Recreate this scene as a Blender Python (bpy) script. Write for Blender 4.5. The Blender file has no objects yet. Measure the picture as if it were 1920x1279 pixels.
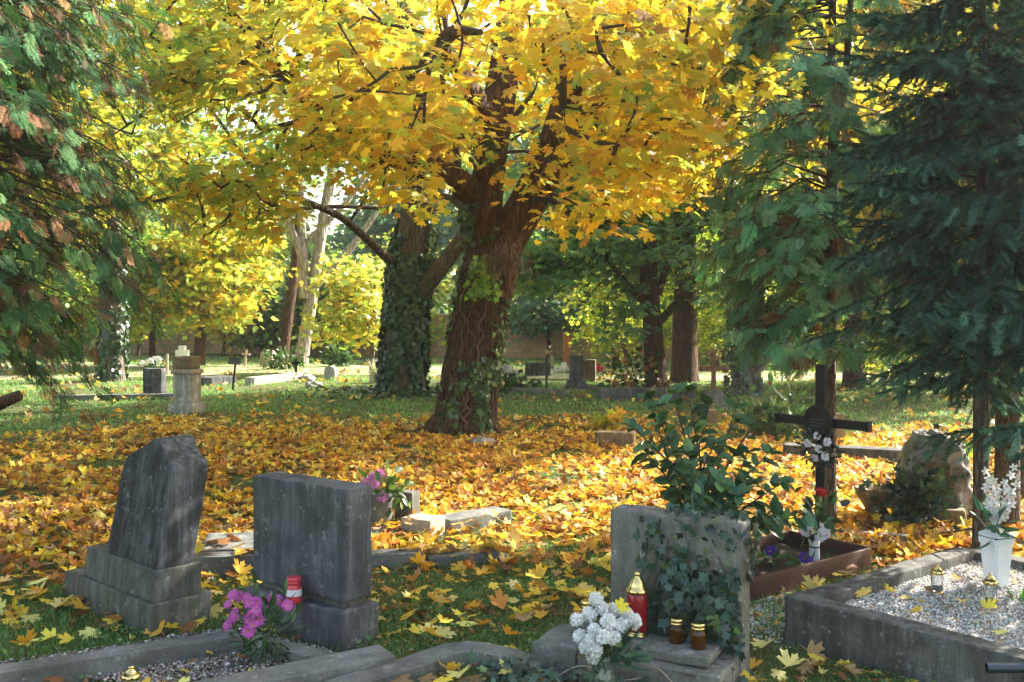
import bpy, bmesh, math, random
import numpy as np
from mathutils import Vector, Matrix, noise

scene = bpy.context.scene
COL = scene.collection
rng = np.random.default_rng(7)
random.seed(7)
R = math.radians
F, H, HX, HY = 1900.0, 1.6, 960.0, 580.0


def P(px, py, d):
    """world point seen at photo pixel (px, py) at distance d"""
    return ((px - HX) / F * d, d, H - (py - HY) / F * d)


def G(px, py, z=0.0):
    """ground (or height z) point seen at photo pixel"""
    d = (H - z) * F / (py - HY)
    return ((px - HX) / F * d, d, z)


def unit(v):
    v = np.asarray(v, float)
    return v / np.maximum(np.linalg.norm(v, axis=-1, keepdims=True), 1e-9)


# ------------------------------------------------------------------ objects
def tag(o, label=None, cat=None, group=None, kind=None):
    if label: o['label'] = label
    if cat: o['category'] = cat
    if group: o['group'] = group
    if kind: o['kind'] = kind
    return o


def thing(name, label, cat, loc=(0, 0, 0), rotz=0.0, group=None):
    o = bpy.data.objects.new(name, None)
    o.empty_display_size = 0.1
    COL.objects.link(o)
    o.location = loc
    o.rotation_euler = (0, 0, rotz)
    return tag(o, label, cat, group)


def link(name, me, mat, parent=None):
    o = bpy.data.objects.new(name, me)
    COL.objects.link(o)
    if mat is not None:
        for m in (mat if isinstance(mat, (list, tuple)) else [mat]):
            me.materials.append(m)
    if parent is not None:
        o.parent = parent
    return o


def tri_mesh(name, V, T, col=None, smooth=False):
    """fast mesh of polygons: V (n,3), T (m,k) with one k"""
    V = np.ascontiguousarray(V, np.float32)
    T = np.ascontiguousarray(T, np.int32)
    m, k = T.shape
    me = bpy.data.meshes.new(name)
    me.vertices.add(len(V))
    me.vertices.foreach_set('co', V.ravel())
    me.loops.add(m * k)
    me.loops.foreach_set('vertex_index', T.ravel())
    me.polygons.add(m)
    me.polygons.foreach_set('loop_start', np.arange(0, m * k, k, dtype=np.int32))
    if smooth:
        me.polygons.foreach_set('use_smooth', np.ones(m, bool))
    me.update(calc_edges=True)
    if col is not None:
        a = me.color_attributes.new('col', 'FLOAT_COLOR', 'POINT')
        c = np.ones((len(V), 4), np.float32)
        c[:, :3] = col
        a.data.foreach_set('color', c.ravel())
    return me


class Soup:
    """collects triangle clouds in world space, builds one mesh"""
    def __init__(s):
        s.V, s.T, s.C, s.n = [], [], [], 0
        s.mi, s.MI = 0, []

    def add(s, V, T, C):
        if len(V) == 0: return
        s.V.append(np.asarray(V, np.float32)); s.T.append(np.asarray(T, np.int64) + s.n)
        C = np.asarray(C, np.float32)
        if C.ndim == 1: C = np.tile(C, (len(V), 1))
        s.C.append(C); s.n += len(V)
        s.MI.append(np.full(len(T), s.mi, np.int32))

    def build(s, name, mat, parent=None, world=True, smooth=False):
        V = np.concatenate(s.V)
        if parent is not None and world:
            V = V - np.array(parent.location, np.float32)
        me = tri_mesh(name, V, np.concatenate(s.T), np.concatenate(s.C), smooth)
        if isinstance(mat, (list, tuple)):
            me.polygons.foreach_set('material_index', np.concatenate(s.MI))
        return link(name, me, mat, parent)


def frames(nrm, ang):
    """(n,3,3) matrices whose columns are leaf x, y(tip), z(normal)"""
    n = unit(nrm)
    ref = np.where(np.abs(n[:, 2:3]) < 0.95, np.array([[0, 0, 1.0]]), np.array([[1.0, 0, 0]]))
    a = unit(np.cross(ref, n)); b = np.cross(n, a)
    c, s = np.cos(ang)[:, None], np.sin(ang)[:, None]
    y = c * a + s * b
    x = np.cross(y, n)
    return np.stack([x, y, n], axis=2)


def frames_dir(ydir, nrm):
    y = unit(ydir)
    x = unit(np.cross(y, nrm)); z = np.cross(x, y)
    return np.stack([x, y, z], axis=2)


def cloud(soup, proto, pos, M, scale, col, shade=None):
    """stamp proto=(V,T) at every pos; col (n,3); shade optional per-proto-vertex multiplier"""
    pv, pt = proto
    n, k = len(pos), len(pv)
    if n == 0: return
    sc = np.asarray(scale, float)
    if sc.ndim == 0: sc = np.full(n, float(sc))
    V = np.einsum('nij,kj->nki', M, pv) * sc[:, None, None] + np.asarray(pos)[:, None, :]
    T = (pt[None, :, :] + (np.arange(n) * k)[:, None, None]).reshape(-1, 3)
    C = np.repeat(np.asarray(col)[:, None, :], k, axis=1)
    if shade is not None:
        C = C * shade[None, :, None]
    soup.add(V.reshape(-1, 3), T, C.reshape(-1, 3))


def segs(soup, p0, p1, r0, r1, col, sides=4):
    """many tapered tubes"""
    p0, p1 = np.atleast_2d(p0).astype(float), np.atleast_2d(p1).astype(float)
    n = len(p0)
    if n == 0: return
    d = unit(p1 - p0)
    ref = np.where(np.abs(d[:, 2:3]) < 0.9, np.array([[0, 0, 1.0]]), np.array([[1.0, 0, 0]]))
    a = unit(np.cross(d, ref)); b = np.cross(d, a)
    th = np.arange(sides) / sides * 2 * math.pi
    ring = np.cos(th)[None, :, None] * a[:, None, :] + np.sin(th)[None, :, None] * b[:, None, :]
    r0 = np.broadcast_to(np.asarray(r0, float), (n,)); r1 = np.broadcast_to(np.asarray(r1, float), (n,))
    V = np.concatenate([p0[:, None] + ring * r0[:, None, None], p1[:, None] + ring * r1[:, None, None]], axis=1)
    t = []
    for i in range(sides):
        j = (i + 1) % sides
        t += [(i, j, sides + j), (i, sides + j, sides + i)]
    T = (np.array(t)[None] + (np.arange(n) * 2 * sides)[:, None, None]).reshape(-1, 3)
    C = np.asarray(col, float)
    if C.ndim == 2: C = np.repeat(C, 2 * sides, axis=0)
    soup.add(V.reshape(-1, 3), T, C)


def pick(palette, w, n, jit=0.12):
    pal = np.array(palette, float); w = np.array((list(w) + [1.0] * len(pal))[:len(pal)], float)
    c = pal[rng.choice(len(pal), n, p=w / w.sum())]
    return np.clip(c * (1 + rng.normal(0, jit, (n, 1))) * (1 + rng.normal(0, jit * 0.4, (n, 3))), 0.004, 0.9)


def catmull(pts, per=6):
    p = np.array(pts, float)
    p = np.vstack([2 * p[0] - p[1], p, 2 * p[-1] - p[-2]])
    out = []
    for i in range(1, len(p) - 2):
        for t in np.linspace(0, 1, per, endpoint=False):
            a, b, c, d = p[i - 1], p[i], p[i + 1], p[i + 2]
            out.append(0.5 * (2 * b + (c - a) * t + (2 * a - 5 * b + 4 * c - d) * t * t + (3 * b - a - 3 * c + d) * t ** 3))
    out.append(p[-2])
    return np.array(out)


def limb(soup, pts, radii, sides=20, per=6, rough=0.06, seed=0, col=(0.12, 0.09, 0.07), flute=0.0):
    """a bark covered limb: swept rings with lumps"""
    pr = catmull([tuple(p) + (r,) for p, r in zip(pts, radii)], per)
    c, rad = pr[:, :3], np.maximum(pr[:, 3], 0.002)
    tan = unit(np.gradient(c, axis=0))
    a = np.array([1.0, 0, 0])
    rings = []
    th = np.arange(sides) / sides * 2 * math.pi
    for i in range(len(c)):
        a = a - tan[i] * np.dot(a, tan[i]); a = a / np.linalg.norm(a)
        b = np.cross(tan[i], a)
        rr = np.empty(sides)
        for k in range(sides):
            q = (math.cos(th[k]) * 1.3 + seed, math.sin(th[k]) * 1.3, c[i][2] * 0.55 + c[i][0] * 0.3)
            q2 = (math.cos(th[k]) * 4 + seed, math.sin(th[k]) * 4, c[i][2] * 1.1)
            rr[k] = rad[i] * (1 + rough * 1.6 * noise.noise(q) + rough * 1.2 * noise.noise(q2) + flute * math.sin(th[k] * 7 + seed + c[i][2] * 0.6))
        rings.append(c[i] + (np.cos(th)[:, None] * a + np.sin(th)[:, None] * b) * rr[:, None])
    V = np.concatenate(rings)
    T = []
    for i in range(len(c) - 1):
        for k in range(sides):
            j = (k + 1) % sides
            q = (i * sides + k, i * sides + j, (i + 1) * sides + j, (i + 1) * sides + k)
            T += [(q[0], q[1], q[2]), (q[0], q[2], q[3])]
    n = len(V)
    V = np.vstack([V, c[-1]])
    base = (len(c) - 1) * sides
    T += [(base + k, base + (k + 1) % sides, n) for k in range(sides)]
    soup.add(V, np.array(T), np.array(col))


# ------------------------------------------------------------------ solids
def bm_obj(name, bm, mat, parent=None, smooth=False):
    me = bpy.data.meshes.new(name)
    bmesh.ops.recalc_face_normals(bm, faces=bm.faces[:])
    if smooth:
        for f in bm.faces: f.smooth = True
    bm.to_mesh(me); bm.free()
    return link(name, me, mat, parent)


def prism(bm, poly, y0, y1):
    """extrude polygon in local xz from y0 to y1"""
    a = [bm.verts.new((x, y0, z)) for x, z in poly]
    b = [bm.verts.new((x, y1, z)) for x, z in poly]
    bm.faces.new(a); bm.faces.new(b[::-1])
    n = len(poly)
    for i in range(n):
        bm.faces.new((a[i], b[i], b[(i + 1) % n], a[(i + 1) % n]))


def box(bm, x0, x1, y0, y1, z0, z1, taper=0.0):
    t = taper
    lo = [(x0, y0), (x1, y0), (x1, y1), (x0, y1)]
    hi = [(x0 + t, y0 + t), (x1 - t, y0 + t), (x1 - t, y1 - t), (x0 + t, y1 - t)]
    v = [bm.verts.new((x, y, z0)) for x, y in lo] + [bm.verts.new((x, y, z1)) for x, y in hi]
    for f in ((3, 2, 1, 0), (4, 5, 6, 7), (0, 1, 5, 4), (1, 2, 6, 5), (2, 3, 7, 6), (3, 0, 4, 7)):
        bm.faces.new([v[i] for i in f])


def weather(bm, bevel=0.008, step=0.035, amp=0.004, seed=0.0, freq=9.0, chip=0.0):
    """bevel, subdivide and roughen a solid so its edges read as worn stone"""
    bmesh.ops.recalc_face_normals(bm, faces=bm.faces[:])
    if bevel:
        bmesh.ops.bevel(bm, geom=bm.edges[:], offset=bevel, segments=2, profile=0.6, affect='EDGES', clamp_overlap=True)
    for _ in range(7):
        es = [e for e in bm.edges if e.calc_length() > step]
        if not es: break
        bmesh.ops.subdivide_edges(bm, edges=es, cuts=1, use_grid_fill=True)
        if len(bm.verts) > 60000: break
    bmesh.ops.triangulate(bm, faces=[f for f in bm.faces if len(f.verts) > 4])
    bm.normal_update()
    for v in bm.verts:
        p = v.co * freq + Vector((seed, seed * 1.7, seed * 0.3))
        q = v.co * freq * 4 + Vector((seed, 0, seed))
        d = noise.noise(p) * amp + noise.noise(q) * amp * 0.5
        if chip:
            d -= max(0.0, noise.noise(v.co * 5 + Vector((seed, 3, 1))) - 0.25) * chip
        v.co += v.normal * d
    for f in bm.faces: f.smooth = True
    return bm


def lathe(bm, prof, n=20, cx=0, cy=0, z0=0, cap=True):
    rings = []
    for r, z in prof:
        rings.append([bm.verts.new((cx + r * math.cos(2 * math.pi * k / n), cy + r * math.sin(2 * math.pi * k / n), z0 + z)) for k in range(n)])
    for a, b in zip(rings, rings[1:]):
        for k in range(n):
            bm.faces.new((a[k], a[(k + 1) % n], b[(k + 1) % n], b[k]))
    if cap:
        bm.faces.new(rings[0][::-1]); bm.faces.new(rings[-1])


def lathe_obj(name, prof, mat, parent, n=24, **k):
    bm = bmesh.new(); lathe(bm, prof, n, **k)
    return bm_obj(name, bm, mat, parent, True)


def tube_obj(name, pts, r, mat, parent=None, world=False, sides=8):
    s = Soup()
    p = catmull(pts, 5)
    rr = np.broadcast_to(np.asarray(r, float), (len(pts),))
    r_i = np.interp(np.linspace(0, len(pts) - 1, len(p)), np.arange(len(pts)), rr)
    segs(s, p[:-1], p[1:], r_i[:-1], r_i[1:], np.array((0.1, 0.1, 0.1)), sides)
    return s.build(name, mat, parent, world, True)


# ------------------------------------------------------------------ materials
class NT:
    def __init__(s, name):
        s.m = bpy.data.materials.new(name); s.m.use_nodes = True
        s.t = s.m.node_tree; s.t.nodes.clear()
        s.out = s.n('ShaderNodeOutputMaterial')

    def n(s, typ, **k):
        o = s.t.nodes.new(typ)
        for a, v in k.items():
            if a.startswith('i_'): o.inputs[a[2:].replace('_', ' ')].default_value = v
            else: setattr(o, a, v)
        return o

    def l(s, a, b): s.t.links.new(a, b)

    def noise(s, vec, scale, detail=4, rough=0.55, **k):
        o = s.n('ShaderNodeTexNoise'); o.inputs['Scale'].default_value = scale
        o.inputs['Detail'].default_value = detail; o.inputs['Roughness'].default_value = rough
        if vec is not None: s.l(vec, o.inputs['Vector'])
        return o.outputs['Fac']

    def ramp(s, fac, stops):
        o = s.n('ShaderNodeValToRGB'); e = o.color_ramp.elements
        while len(e) < len(stops): e.new(0.5)
        for el, (p, c) in zip(e, stops):
            el.position = p; el.color = (c, c, c, 1) if not isinstance(c, tuple) else c + (1,)
        s.l(fac, o.inputs[0]); return o.outputs[0]

    def mix(s, fac, a, b, mode='MIX'):
        o = s.n('ShaderNodeMix', data_type='RGBA', blend_type=mode)
        for sock, v in ((0, fac), (6, a), (7, b)):
            if isinstance(v, (int, float)): o.inputs[sock].default_value = v
            elif isinstance(v, tuple): o.inputs[sock].default_value = v + (1,)
            else: s.l(v, o.inputs[sock])
        return o.outputs[2]

    def coord(s, kind='Object', scale=(1, 1, 1)):
        tc = s.n('ShaderNodeTexCoord'); mp = s.n('ShaderNodeMapping')
        mp.inputs['Scale'].default_value = scale
        s.l(tc.outputs[kind], mp.inputs['Vector']); return mp.outputs['Vector']

    def bsdf(s, color, rough=0.8, spec=0.3, metal=0.0, bump=None, bdist=0.01, bstr=0.6, **k):
        b = s.n('ShaderNodeBsdfPrincipled')
        if isinstance(color, tuple): b.inputs['Base Color'].default_value = color + (1,)
        else: s.l(color, b.inputs['Base Color'])
        if isinstance(rough, (int, float)): b.inputs['Roughness'].default_value = rough
        else: s.l(rough, b.inputs['Roughness'])
        b.inputs['Specular IOR Level'].default_value = spec
        b.inputs['Metallic'].default_value = metal
        for a, v in k.items(): b.inputs[a.replace('_', ' ')].default_value = v
        if bump is not None:
            bp = s.n('ShaderNodeBump'); bp.inputs['Strength'].default_value = bstr
            bp.inputs['Distance'].default_value = bdist
            s.l(bump, bp.inputs['Height']); s.l(bp.outputs[0], b.inputs['Normal'])
        return b.outputs[0]

    def done(s, sh):
        s.l(sh, s.out.inputs['Surface']); return s.m


def leaf_mat(name, trans=0.4, rough=0.5, spec=0.35, tint=(1.15, 1.1, 0.8)):
    t = NT(name)
    a = t.n('ShaderNodeAttribute', attribute_name='col').outputs['Color']
    nz = t.noise(t.coord('Object'), 60, 3)
    c = t.mix(0.35, a, t.mix(nz, (0.55, 0.5, 0.45), (1.3, 1.3, 1.3)), 'MULTIPLY')
    s1 = t.bsdf(c, rough, spec)
    if trans <= 0: return t.done(s1)
    tr = t.n('ShaderNodeBsdfTranslucent')
    t.l(t.mix(1.0, c, tint, 'MULTIPLY'), tr.inputs['Color'])
    ms = t.n('ShaderNodeMixShader'); ms.inputs[0].default_value = trans
    t.l(s1, ms.inputs[1]); t.l(tr.outputs[0], ms.inputs[2])
    return t.done(ms.outputs[0])


def stone_mat(name, light, dark, stain=0.5, moss=0.0, speck=0.35, streak=True):
    t = NT(name)
    co = t.coord('Object')
    big = t.noise(co, 4.5, 6, 0.65)
    c = t.mix(t.ramp(big, [(0.35, 0.0), (0.65, 1.0)]), dark, light)
    if streak:
        st = t.noise(t.coord('Object', (9, 9, 0.9)), 2.2, 5, 0.65)
        c = t.mix(t.ramp(st, [(0.42, stain), (0.62, 0.0)]), c, tuple(0.35 * x for x in dark))
        st2 = t.noise(t.coord('Object', (14, 14, 1.3)), 1.7, 4, 0.6)
        c = t.mix(t.ramp(st2, [(0.56, 0.0), (0.72, 0.45)]), c, tuple(min(1, 1.35 * x) for x in light))
    sp = t.noise(co, 170, 3, 0.7)
    c = t.mix(speck, c, t.ramp(sp, [(0.3, 0.25), (0.7, 1.75)]), 'MULTIPLY')
    li = t.noise(co, 17, 4, 0.7)
    c = t.mix(t.ramp(li, [(0.60, 0.0), (0.68, 0.6)]), c, tuple(min(1, 1.6 * x) for x in light))
    vo = t.n('ShaderNodeTexVoronoi'); vo.inputs['Scale'].default_value = 26; t.l(co, vo.inputs['Vector'])       # round lichen rosettes
    sel = t.mix(1.0, t.ramp(vo.outputs['Distance'], [(0.16, 1.0), (0.26, 0.0)]), t.ramp(t.noise(co, 5.5, 3), [(0.54, 0.0), (0.62, 0.7)]), 'MULTIPLY')
    c = t.mix(sel, c, (light[0] * 1.7, light[1] * 1.75, light[2] * 1.45))
    pit = t.noise(co, 75, 4, 0.75)
    c = t.mix(t.ramp(pit, [(0.60, 0.0), (0.70, 0.7)]), c, tuple(0.4 * x for x in dark))
    if moss:
        ms = t.noise(co, 6, 5, 0.7)
        c = t.mix(t.ramp(ms, [(0.45, 0.0), (0.65, moss)]), c, (0.07, 0.09, 0.025))
    h = t.mix(0.4, t.noise(co, 45, 6, 0.7), t.noise(co, 220, 3, 0.7))
    return t.done(t.bsdf(c, 0.9, 0.2, bump=h, bdist=0.006, bstr=0.8))


def bark_mat(name, light, dark, moss=0.0, scale=1.0):
    t = NT(name)
    co = t.coord('Object', (7 * scale, 7 * scale, 1.6 * scale))
    n1 = t.noise(co, 2.2, 7, 0.65)
    v = t.n('ShaderNodeTexVoronoi', feature='DISTANCE_TO_EDGE'); v.inputs['Scale'].default_value = 3.0
    nv = t.n('ShaderNodeMix', data_type='RGBA'); nv.inputs[0].default_value = 0.25
    t.l(co, nv.inputs[6]); nn = t.n('ShaderNodeTexNoise'); nn.inputs['Scale'].default_value = 1.5
    t.l(co, nn.inputs['Vector']); t.l(nn.outputs['Color'], nv.inputs[7]); t.l(nv.outputs[2], v.inputs['Vector'])
    crack = t.ramp(v.outputs['Distance'], [(0.0, 0.0), (0.22, 1.0)])
    c = t.mix(t.ramp(n1, [(0.3, 0.0), (0.7, 1.0)]), dark, light)
    c = t.mix(0.7, c, t.mix(crack, (0.35, 0.33, 0.3), (1.1, 1.1, 1.1)), 'MULTIPLY')
    if moss:
        m = t.noise(t.coord('Object'), 1.6, 5, 0.7)
        c = t.mix(t.ramp(m, [(0.5, 0.0), (0.68, moss)]), c, (0.08, 0.10, 0.03))
    h = t.mix(0.5, n1, crack)
    return t.done(t.bsdf(c, 0.92, 0.15, bump=h, bdist=0.03, bstr=1.0))


def plain_mat(name, color, rough=0.6, spec=0.3, metal=0.0, vary=0.25, scale=30, bump=0.0):
    t = NT(name)
    co = t.coord('Object')
    nz = t.noise(co, scale, 5, 0.65)
    c = t.mix(nz, tuple(x * (1 - vary) for x in color), tuple(min(1, x * (1 + vary)) for x in color))
    return t.done(t.bsdf(c, rough, spec, metal, bump=nz if bump else None, bdist=bump or 0.001))


def glass_mat(name, color, rough=0.08, alpha=0.75):
    t = NT(name)
    nz = t.noise(t.coord('Object'), 25, 3)
    c = t.mix(nz, tuple(x * 0.7 for x in color), color)
    b = t.n('ShaderNodeBsdfPrincipled')
    t.l(c, b.inputs['Base Color']); b.inputs['Roughness'].default_value = rough
    b.inputs['Transmission Weight'].default_value = alpha; b.inputs['IOR'].default_value = 1.45
    return t.done(b.outputs[0])


# ------------------------------------------------------------------ leaf prototypes
def fan(outline, center=(0, 0), fold=0.15, droop=0.15):
    o = np.array([center] + list(outline), float)
    z = fold * np.abs(o[:, 0]) - droop * (o[:, 1] ** 2 + 0.6 * o[:, 0] ** 2)
    V = np.column_stack([o, z])
    n = len(outline)
    T = np.array([(0, 1 + i, 1 + (i + 1) % n) for i in range(n)])
    return V, T


_half = [(0.09, 0.76), (0.22, 0.70), (0.13, 0.40), (0.34, 0.55), (0.48, 0.72), (0.56, 0.52), (0.80, 0.46),
         (0.60, 0.26), (0.42, 0.10), (0.62, 0.06), (0.66, -0.16), (0.36, -0.22), (0.10, -0.26)]
_maple_out = [(0, 1.0)] + _half + [(0.012, -0.24), (0.02, -0.75), (-0.02, -0.75), (-0.012, -0.24)] + [(-x, y) for x, y in _half[::-1]]
MAPLE = fan(_maple_out, (0, 0.12), 0.12, 0.22)
_mh = [(0.10, 0.62), (0.20, 0.66), (0.12, 0.36), (0.48, 0.70), (0.78, 0.44), (0.40, 0.10), (0.62, -0.12), (0.12, -0.26)]
MAPLE_LITE = fan([(0, 1.0)] + _mh + [(-x, y) for x, y in _mh[::-1]], (0, 0.12), 0.16, 0.2)
MAPLE_CURL = fan([(0, 1.0)] + _mh + [(-x, y) for x, y in _mh[::-1]], (0, 0.12), 0.55, -0.35)
MAPLE_CURL_FULL = fan(_maple_out, (0, 0.12), 0.4, -0.22)
ROUND = fan([(0, 1.0), (0.26, 0.92), (0.36, 0.6), (0.2, 0.15), (0, 0), (-0.2, 0.15), (-0.36, 0.6), (-0.26, 0.92)], (0, 0.5), 0.1, 0.1)
_ih = [(0.10, 0.62), (0.16, 0.42), (0.52, 0.40), (0.40, 0.08), (0.44, -0.24), (0.12, -0.30)]
IVY = fan([(0, 1.0)] + _ih + [(0, -0.16)] + [(-x, y) for x, y in _ih[::-1]], (0, 0.1), 0.2, 0.15)
OVAL = fan([(0, 1.0), (0.2, 0.78), (0.3, 0.45), (0.22, 0.12), (0, 0.0), (-0.22, 0.12), (-0.3, 0.45), (-0.2, 0.78)], (0, 0.45), 0.3, 0.12)
LANCE = fan([(0, 1.0), (0.12, 0.7), (0.15, 0.4), (0.08, 0.08), (0, 0.0), (-0.08, 0.08), (-0.15, 0.4), (-0.12, 0.7)], (0, 0.45), 0.35, 0.2)
DIAMOND = fan([(0, 0.6), (0.42, 0.1), (0.12, -0.5), (-0.3, -0.4), (-0.46, 0.15)], (0, 0), 0.2, 0.2)
PETAL = fan([(0, 1.0), (0.16, 0.85), (0.13, 0.3), (0, 0), (-0.13, 0.3), (-0.16, 0.85)], (0, 0.6), 0.1, 0.1)
_bl = np.array([(-0.5, 0, 0), (0.5, 0, 0), (-0.38, 0, 0.5), (0.42, 0, 0.5), (0.0, 0, 1.0)])
BLADE = (_bl, np.array([(0, 1, 3), (0, 3, 2), (2, 3, 4)]))


def spray_proto(npairs=8, seed=1):
    """flat fern-like spray of a cypress or thuja, unit length along +y"""
    r = np.random.default_rng(seed)
    V, T = [], []
    def lance(p, q, w):
        p, q = np.array(p), np.array(q)
        d = unit(q - p); n = np.array([d[1], -d[0], 0])
        m = p + (q - p) * 0.45
        b = len(V)
        V.extend([p, m + n * w, q, m - n * w]); T.extend([(b, b + 1, b + 2), (b, b + 2, b + 3)])
    lance((0, 0, 0), (0, 1, 0), 0.014)
    for i in range(npairs):
        y = 0.12 + 0.8 * i / npairs
        L = 0.42 * (1 - 0.75 * (i / npairs)) * r.uniform(0.8, 1.2)
        for s in (-1, 1):
            yy = y + (0.03 if s > 0 else 0)
            a = R(42) * r.uniform(0.85, 1.15)
            tip = np.array((s * math.sin(a) * L, yy + math.cos(a) * L, -0.12 * L + r.normal(0, 0.02)))
            base = np.array((0, yy, 0))
            lance(base, tip, 0.013)
            for f in (0.38, 0.62, 0.84):
                m = base + (tip - base) * f
                l2 = L * 0.36 * (1.15 - f)
                for s2 in (-1, 1):
                    d = unit(tip - base); a2 = s2 * R(38)
                    dd = np.array((d[0] * math.cos(a2) - d[1] * math.sin(a2), d[0] * math.sin(a2) + d[1] * math.cos(a2), d[2]))
                    lance(m, m + dd * (l2 + 0.02), 0.0145)
    return np.array(V), np.array(T)


def twig_proto(n=90, seed=2, ln=0.25):
    """spruce shoot along +y, unit length, needles all round"""
    r = np.random.default_rng(seed)
    V, T = [], []
    for i in range(n):
        y = (i + r.random()) / n * 0.97
        a = r.uniform(0, 2 * math.pi)
        d = np.array((math.cos(a), 0.85, math.sin(a) * 0.8 + 0.15)); d = d / np.linalg.norm(d)
        p = np.array((0, y, 0)); q = p + d * ln * r.uniform(0.75, 1.15) * (1 if y < 0.85 else 0.8)
        w = np.cross(d, (0.3, 0.2, 1.0)); w = w / np.linalg.norm(w) * 0.022
        b = len(V); V.extend([p - w, p + w, q]); T.append((b, b + 1, b + 2))
    for a in (0, 2.1, 4.2):
        w = np.array((math.cos(a), 0, math.sin(a))) * 0.012
        w2 = np.array((math.cos(a + 2.1), 0, math.sin(a + 2.1))) * 0.012
        b = len(V); V.extend([w, w2, np.array((0, 1.0, 0))]); T.append((b, b + 1, b + 2))
    return np.array(V), np.array(T)


SPRAYS = [spray_proto(10, s) for s in (1, 2, 3)]
TWIGS = [twig_proto(90, s) for s in (4, 5)]


def colonize(nodes, targets, root, seg=0.45, sag=0.0, wob=0.12):
    """join every target to the nearest skeleton node by a wobbly twig; returns p0,p1,r0,r1 of the new wood"""
    nodes = [np.array(n, float) for n in nodes]
    plen = [np.linalg.norm(n - root) for n in nodes]
    par = [-1] * len(nodes)
    n0 = len(nodes)
    tg = np.asarray(targets, float)
    order = np.argsort(np.linalg.norm(tg - root, axis=1))
    tips = []
    arr = np.zeros((len(nodes) + len(tg) * 14, 3)); arr[:n0] = nodes
    pl = np.zeros(len(arr)); pl[:n0] = plen
    n = n0
    for ti in order:
        t = tg[ti]
        d = np.linalg.norm(arr[:n] - t, axis=1)
        i = int(np.argmin(d + 0.22 * pl[:n]))
        k = min(13, max(2, int(math.ceil(d[i] / seg))))
        a = arr[i].copy(); prev = i
        side = rng.normal(0, wob, 3) * d[i]
        for s in range(1, k + 1):
            f = s / k
            p = a + (t - a) * f + side * math.sin(math.pi * f) * 0.6 + rng.normal(0, .03, 3) * seg * (s < k) + np.array((0, 0, sag * d[i] * math.sin(math.pi * f)))
            arr[n] = p; pl[n] = pl[prev] + np.linalg.norm(p - arr[prev]); par.append(prev); prev = n; n += 1
        tips.append(prev)
    cnt = np.zeros(n)
    cnt[tips] += 1
    for j in range(n - 1, n0 - 1, -1):
        if par[j] >= n0: cnt[par[j]] += cnt[j]
    idx = np.arange(n0, n)
    pa = np.array(par[n0:], int)
    r = lambda c: 0.0035 + 0.0058 * np.power(np.maximum(c, 1), 0.55)
    r1 = r(cnt[idx]); r0 = np.where(pa >= n0, r(cnt[np.maximum(pa, 0)]), r1 * 1.25)
    r0 = np.minimum(r0, r1 * 1.6)
    return arr[pa], arr[idx], r0, r1
# ================================================================== materials in use
M = {}
M['leaf_yellow'] = leaf_mat('maple_leaf', 0.58, 0.5, 0.3, (1.15, 1.2, 0.75))
M['leaf_green'] = leaf_mat('green_leaf', 0.42, 0.45, 0.4, (1.3, 1.4, 0.6))
M['leaf_gloss'] = leaf_mat('glossy_leaf', 0.12, 0.32, 0.5, (1.2, 1.4, 0.6))
M['ivy_leaf'] = leaf_mat('ivy_leaf', 0.12, 0.36, 0.45, (1.2, 1.4, 0.6))
M['conifer'] = leaf_mat('conifer_green', 0.2, 0.75, 0.1, (1.1, 1.3, 0.7))
M['litter'] = leaf_mat('fallen_leaf', 0.3, 0.6, 0.25, (1.2, 1.0, 0.6))
M['grass'] = leaf_mat('grass_blade', 0.35, 0.5, 0.3, (1.2, 1.3, 0.6))
M['wood'] = leaf_mat('twig_wood', 0.0, 0.85, 0.2)
M['bark_dark'] = bark_mat('dark_bark', (0.14, 0.074, 0.044), (0.036, 0.021, 0.014), 0.15)
M['bark_grey'] = bark_mat('grey_bark', (0.26, 0.22, 0.18), (0.10, 0.08, 0.065), 0.35)
M['bark_brown'] = bark_mat('brown_grey_bark', (0.17, 0.135, 0.105), (0.065, 0.05, 0.04), 0.3)
M['bark_pale'] = bark_mat('pale_bark', (0.48, 0.42, 0.35), (0.22, 0.18, 0.15), 0.1, 0.6)
M['bark_conifer'] = bark_mat('conifer_bark', (0.20, 0.145, 0.11), (0.075, 0.052, 0.04), 0.1, 2.2)
M['petal'] = leaf_mat('flower_petal', 0.3, 0.55, 0.25, (1.0, 1.0, 1.0))

# ================================================================== ground
def gz(x, y):
    return 0.018 * noise.noise((x * 0.55, y * 0.55, 0.3)) + 0.010 * noise.noise((x * 1.9, y * 1.9, 4.0))


def gzv(xy):
    return np.array([gz(float(a), float(b)) for a, b in xy])


gx = np.concatenate([[-400, -150, -80, -50], np.linspace(-30, 30, 181), [50, 80, 150, 400]])
gy = np.concatenate([[-60, -20], np.linspace(-4, 56, 201), [70, 100, 180, 500]])
XX, YY = np.meshgrid(gx, gy)
GV = np.column_stack([XX.ravel(), YY.ravel(), gzv(np.column_stack([XX.ravel(), YY.ravel()]))])
nx, ny = len(gx), len(gy)
ii = (np.arange(ny - 1)[:, None] * nx + np.arange(nx - 1)[None]).ravel()
GQ = np.column_stack([ii, ii + 1, ii + nx + 1, ii + nx])
t = NT('ground_soil')
co = t.coord('Object')
n1 = t.noise(co, 0.8, 6, 0.6); n2 = t.noise(co, 7, 6, 0.7); n3 = t.noise(co, 60, 4, 0.7)
c = t.mix(t.ramp(n1, [(0.38, 0.0), (0.6, 1.0)]), (0.11, 0.095, 0.045), (0.09, 0.14, 0.04))
c = t.mix(t.ramp(n2, [(0.5, 0.0), (0.66, 0.75)]), c, (0.10, 0.075, 0.05))
c = t.mix(0.5, c, t.ramp(n3, [(0.3, 0.35), (0.7, 1.6)]), 'MULTIPLY')
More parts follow.
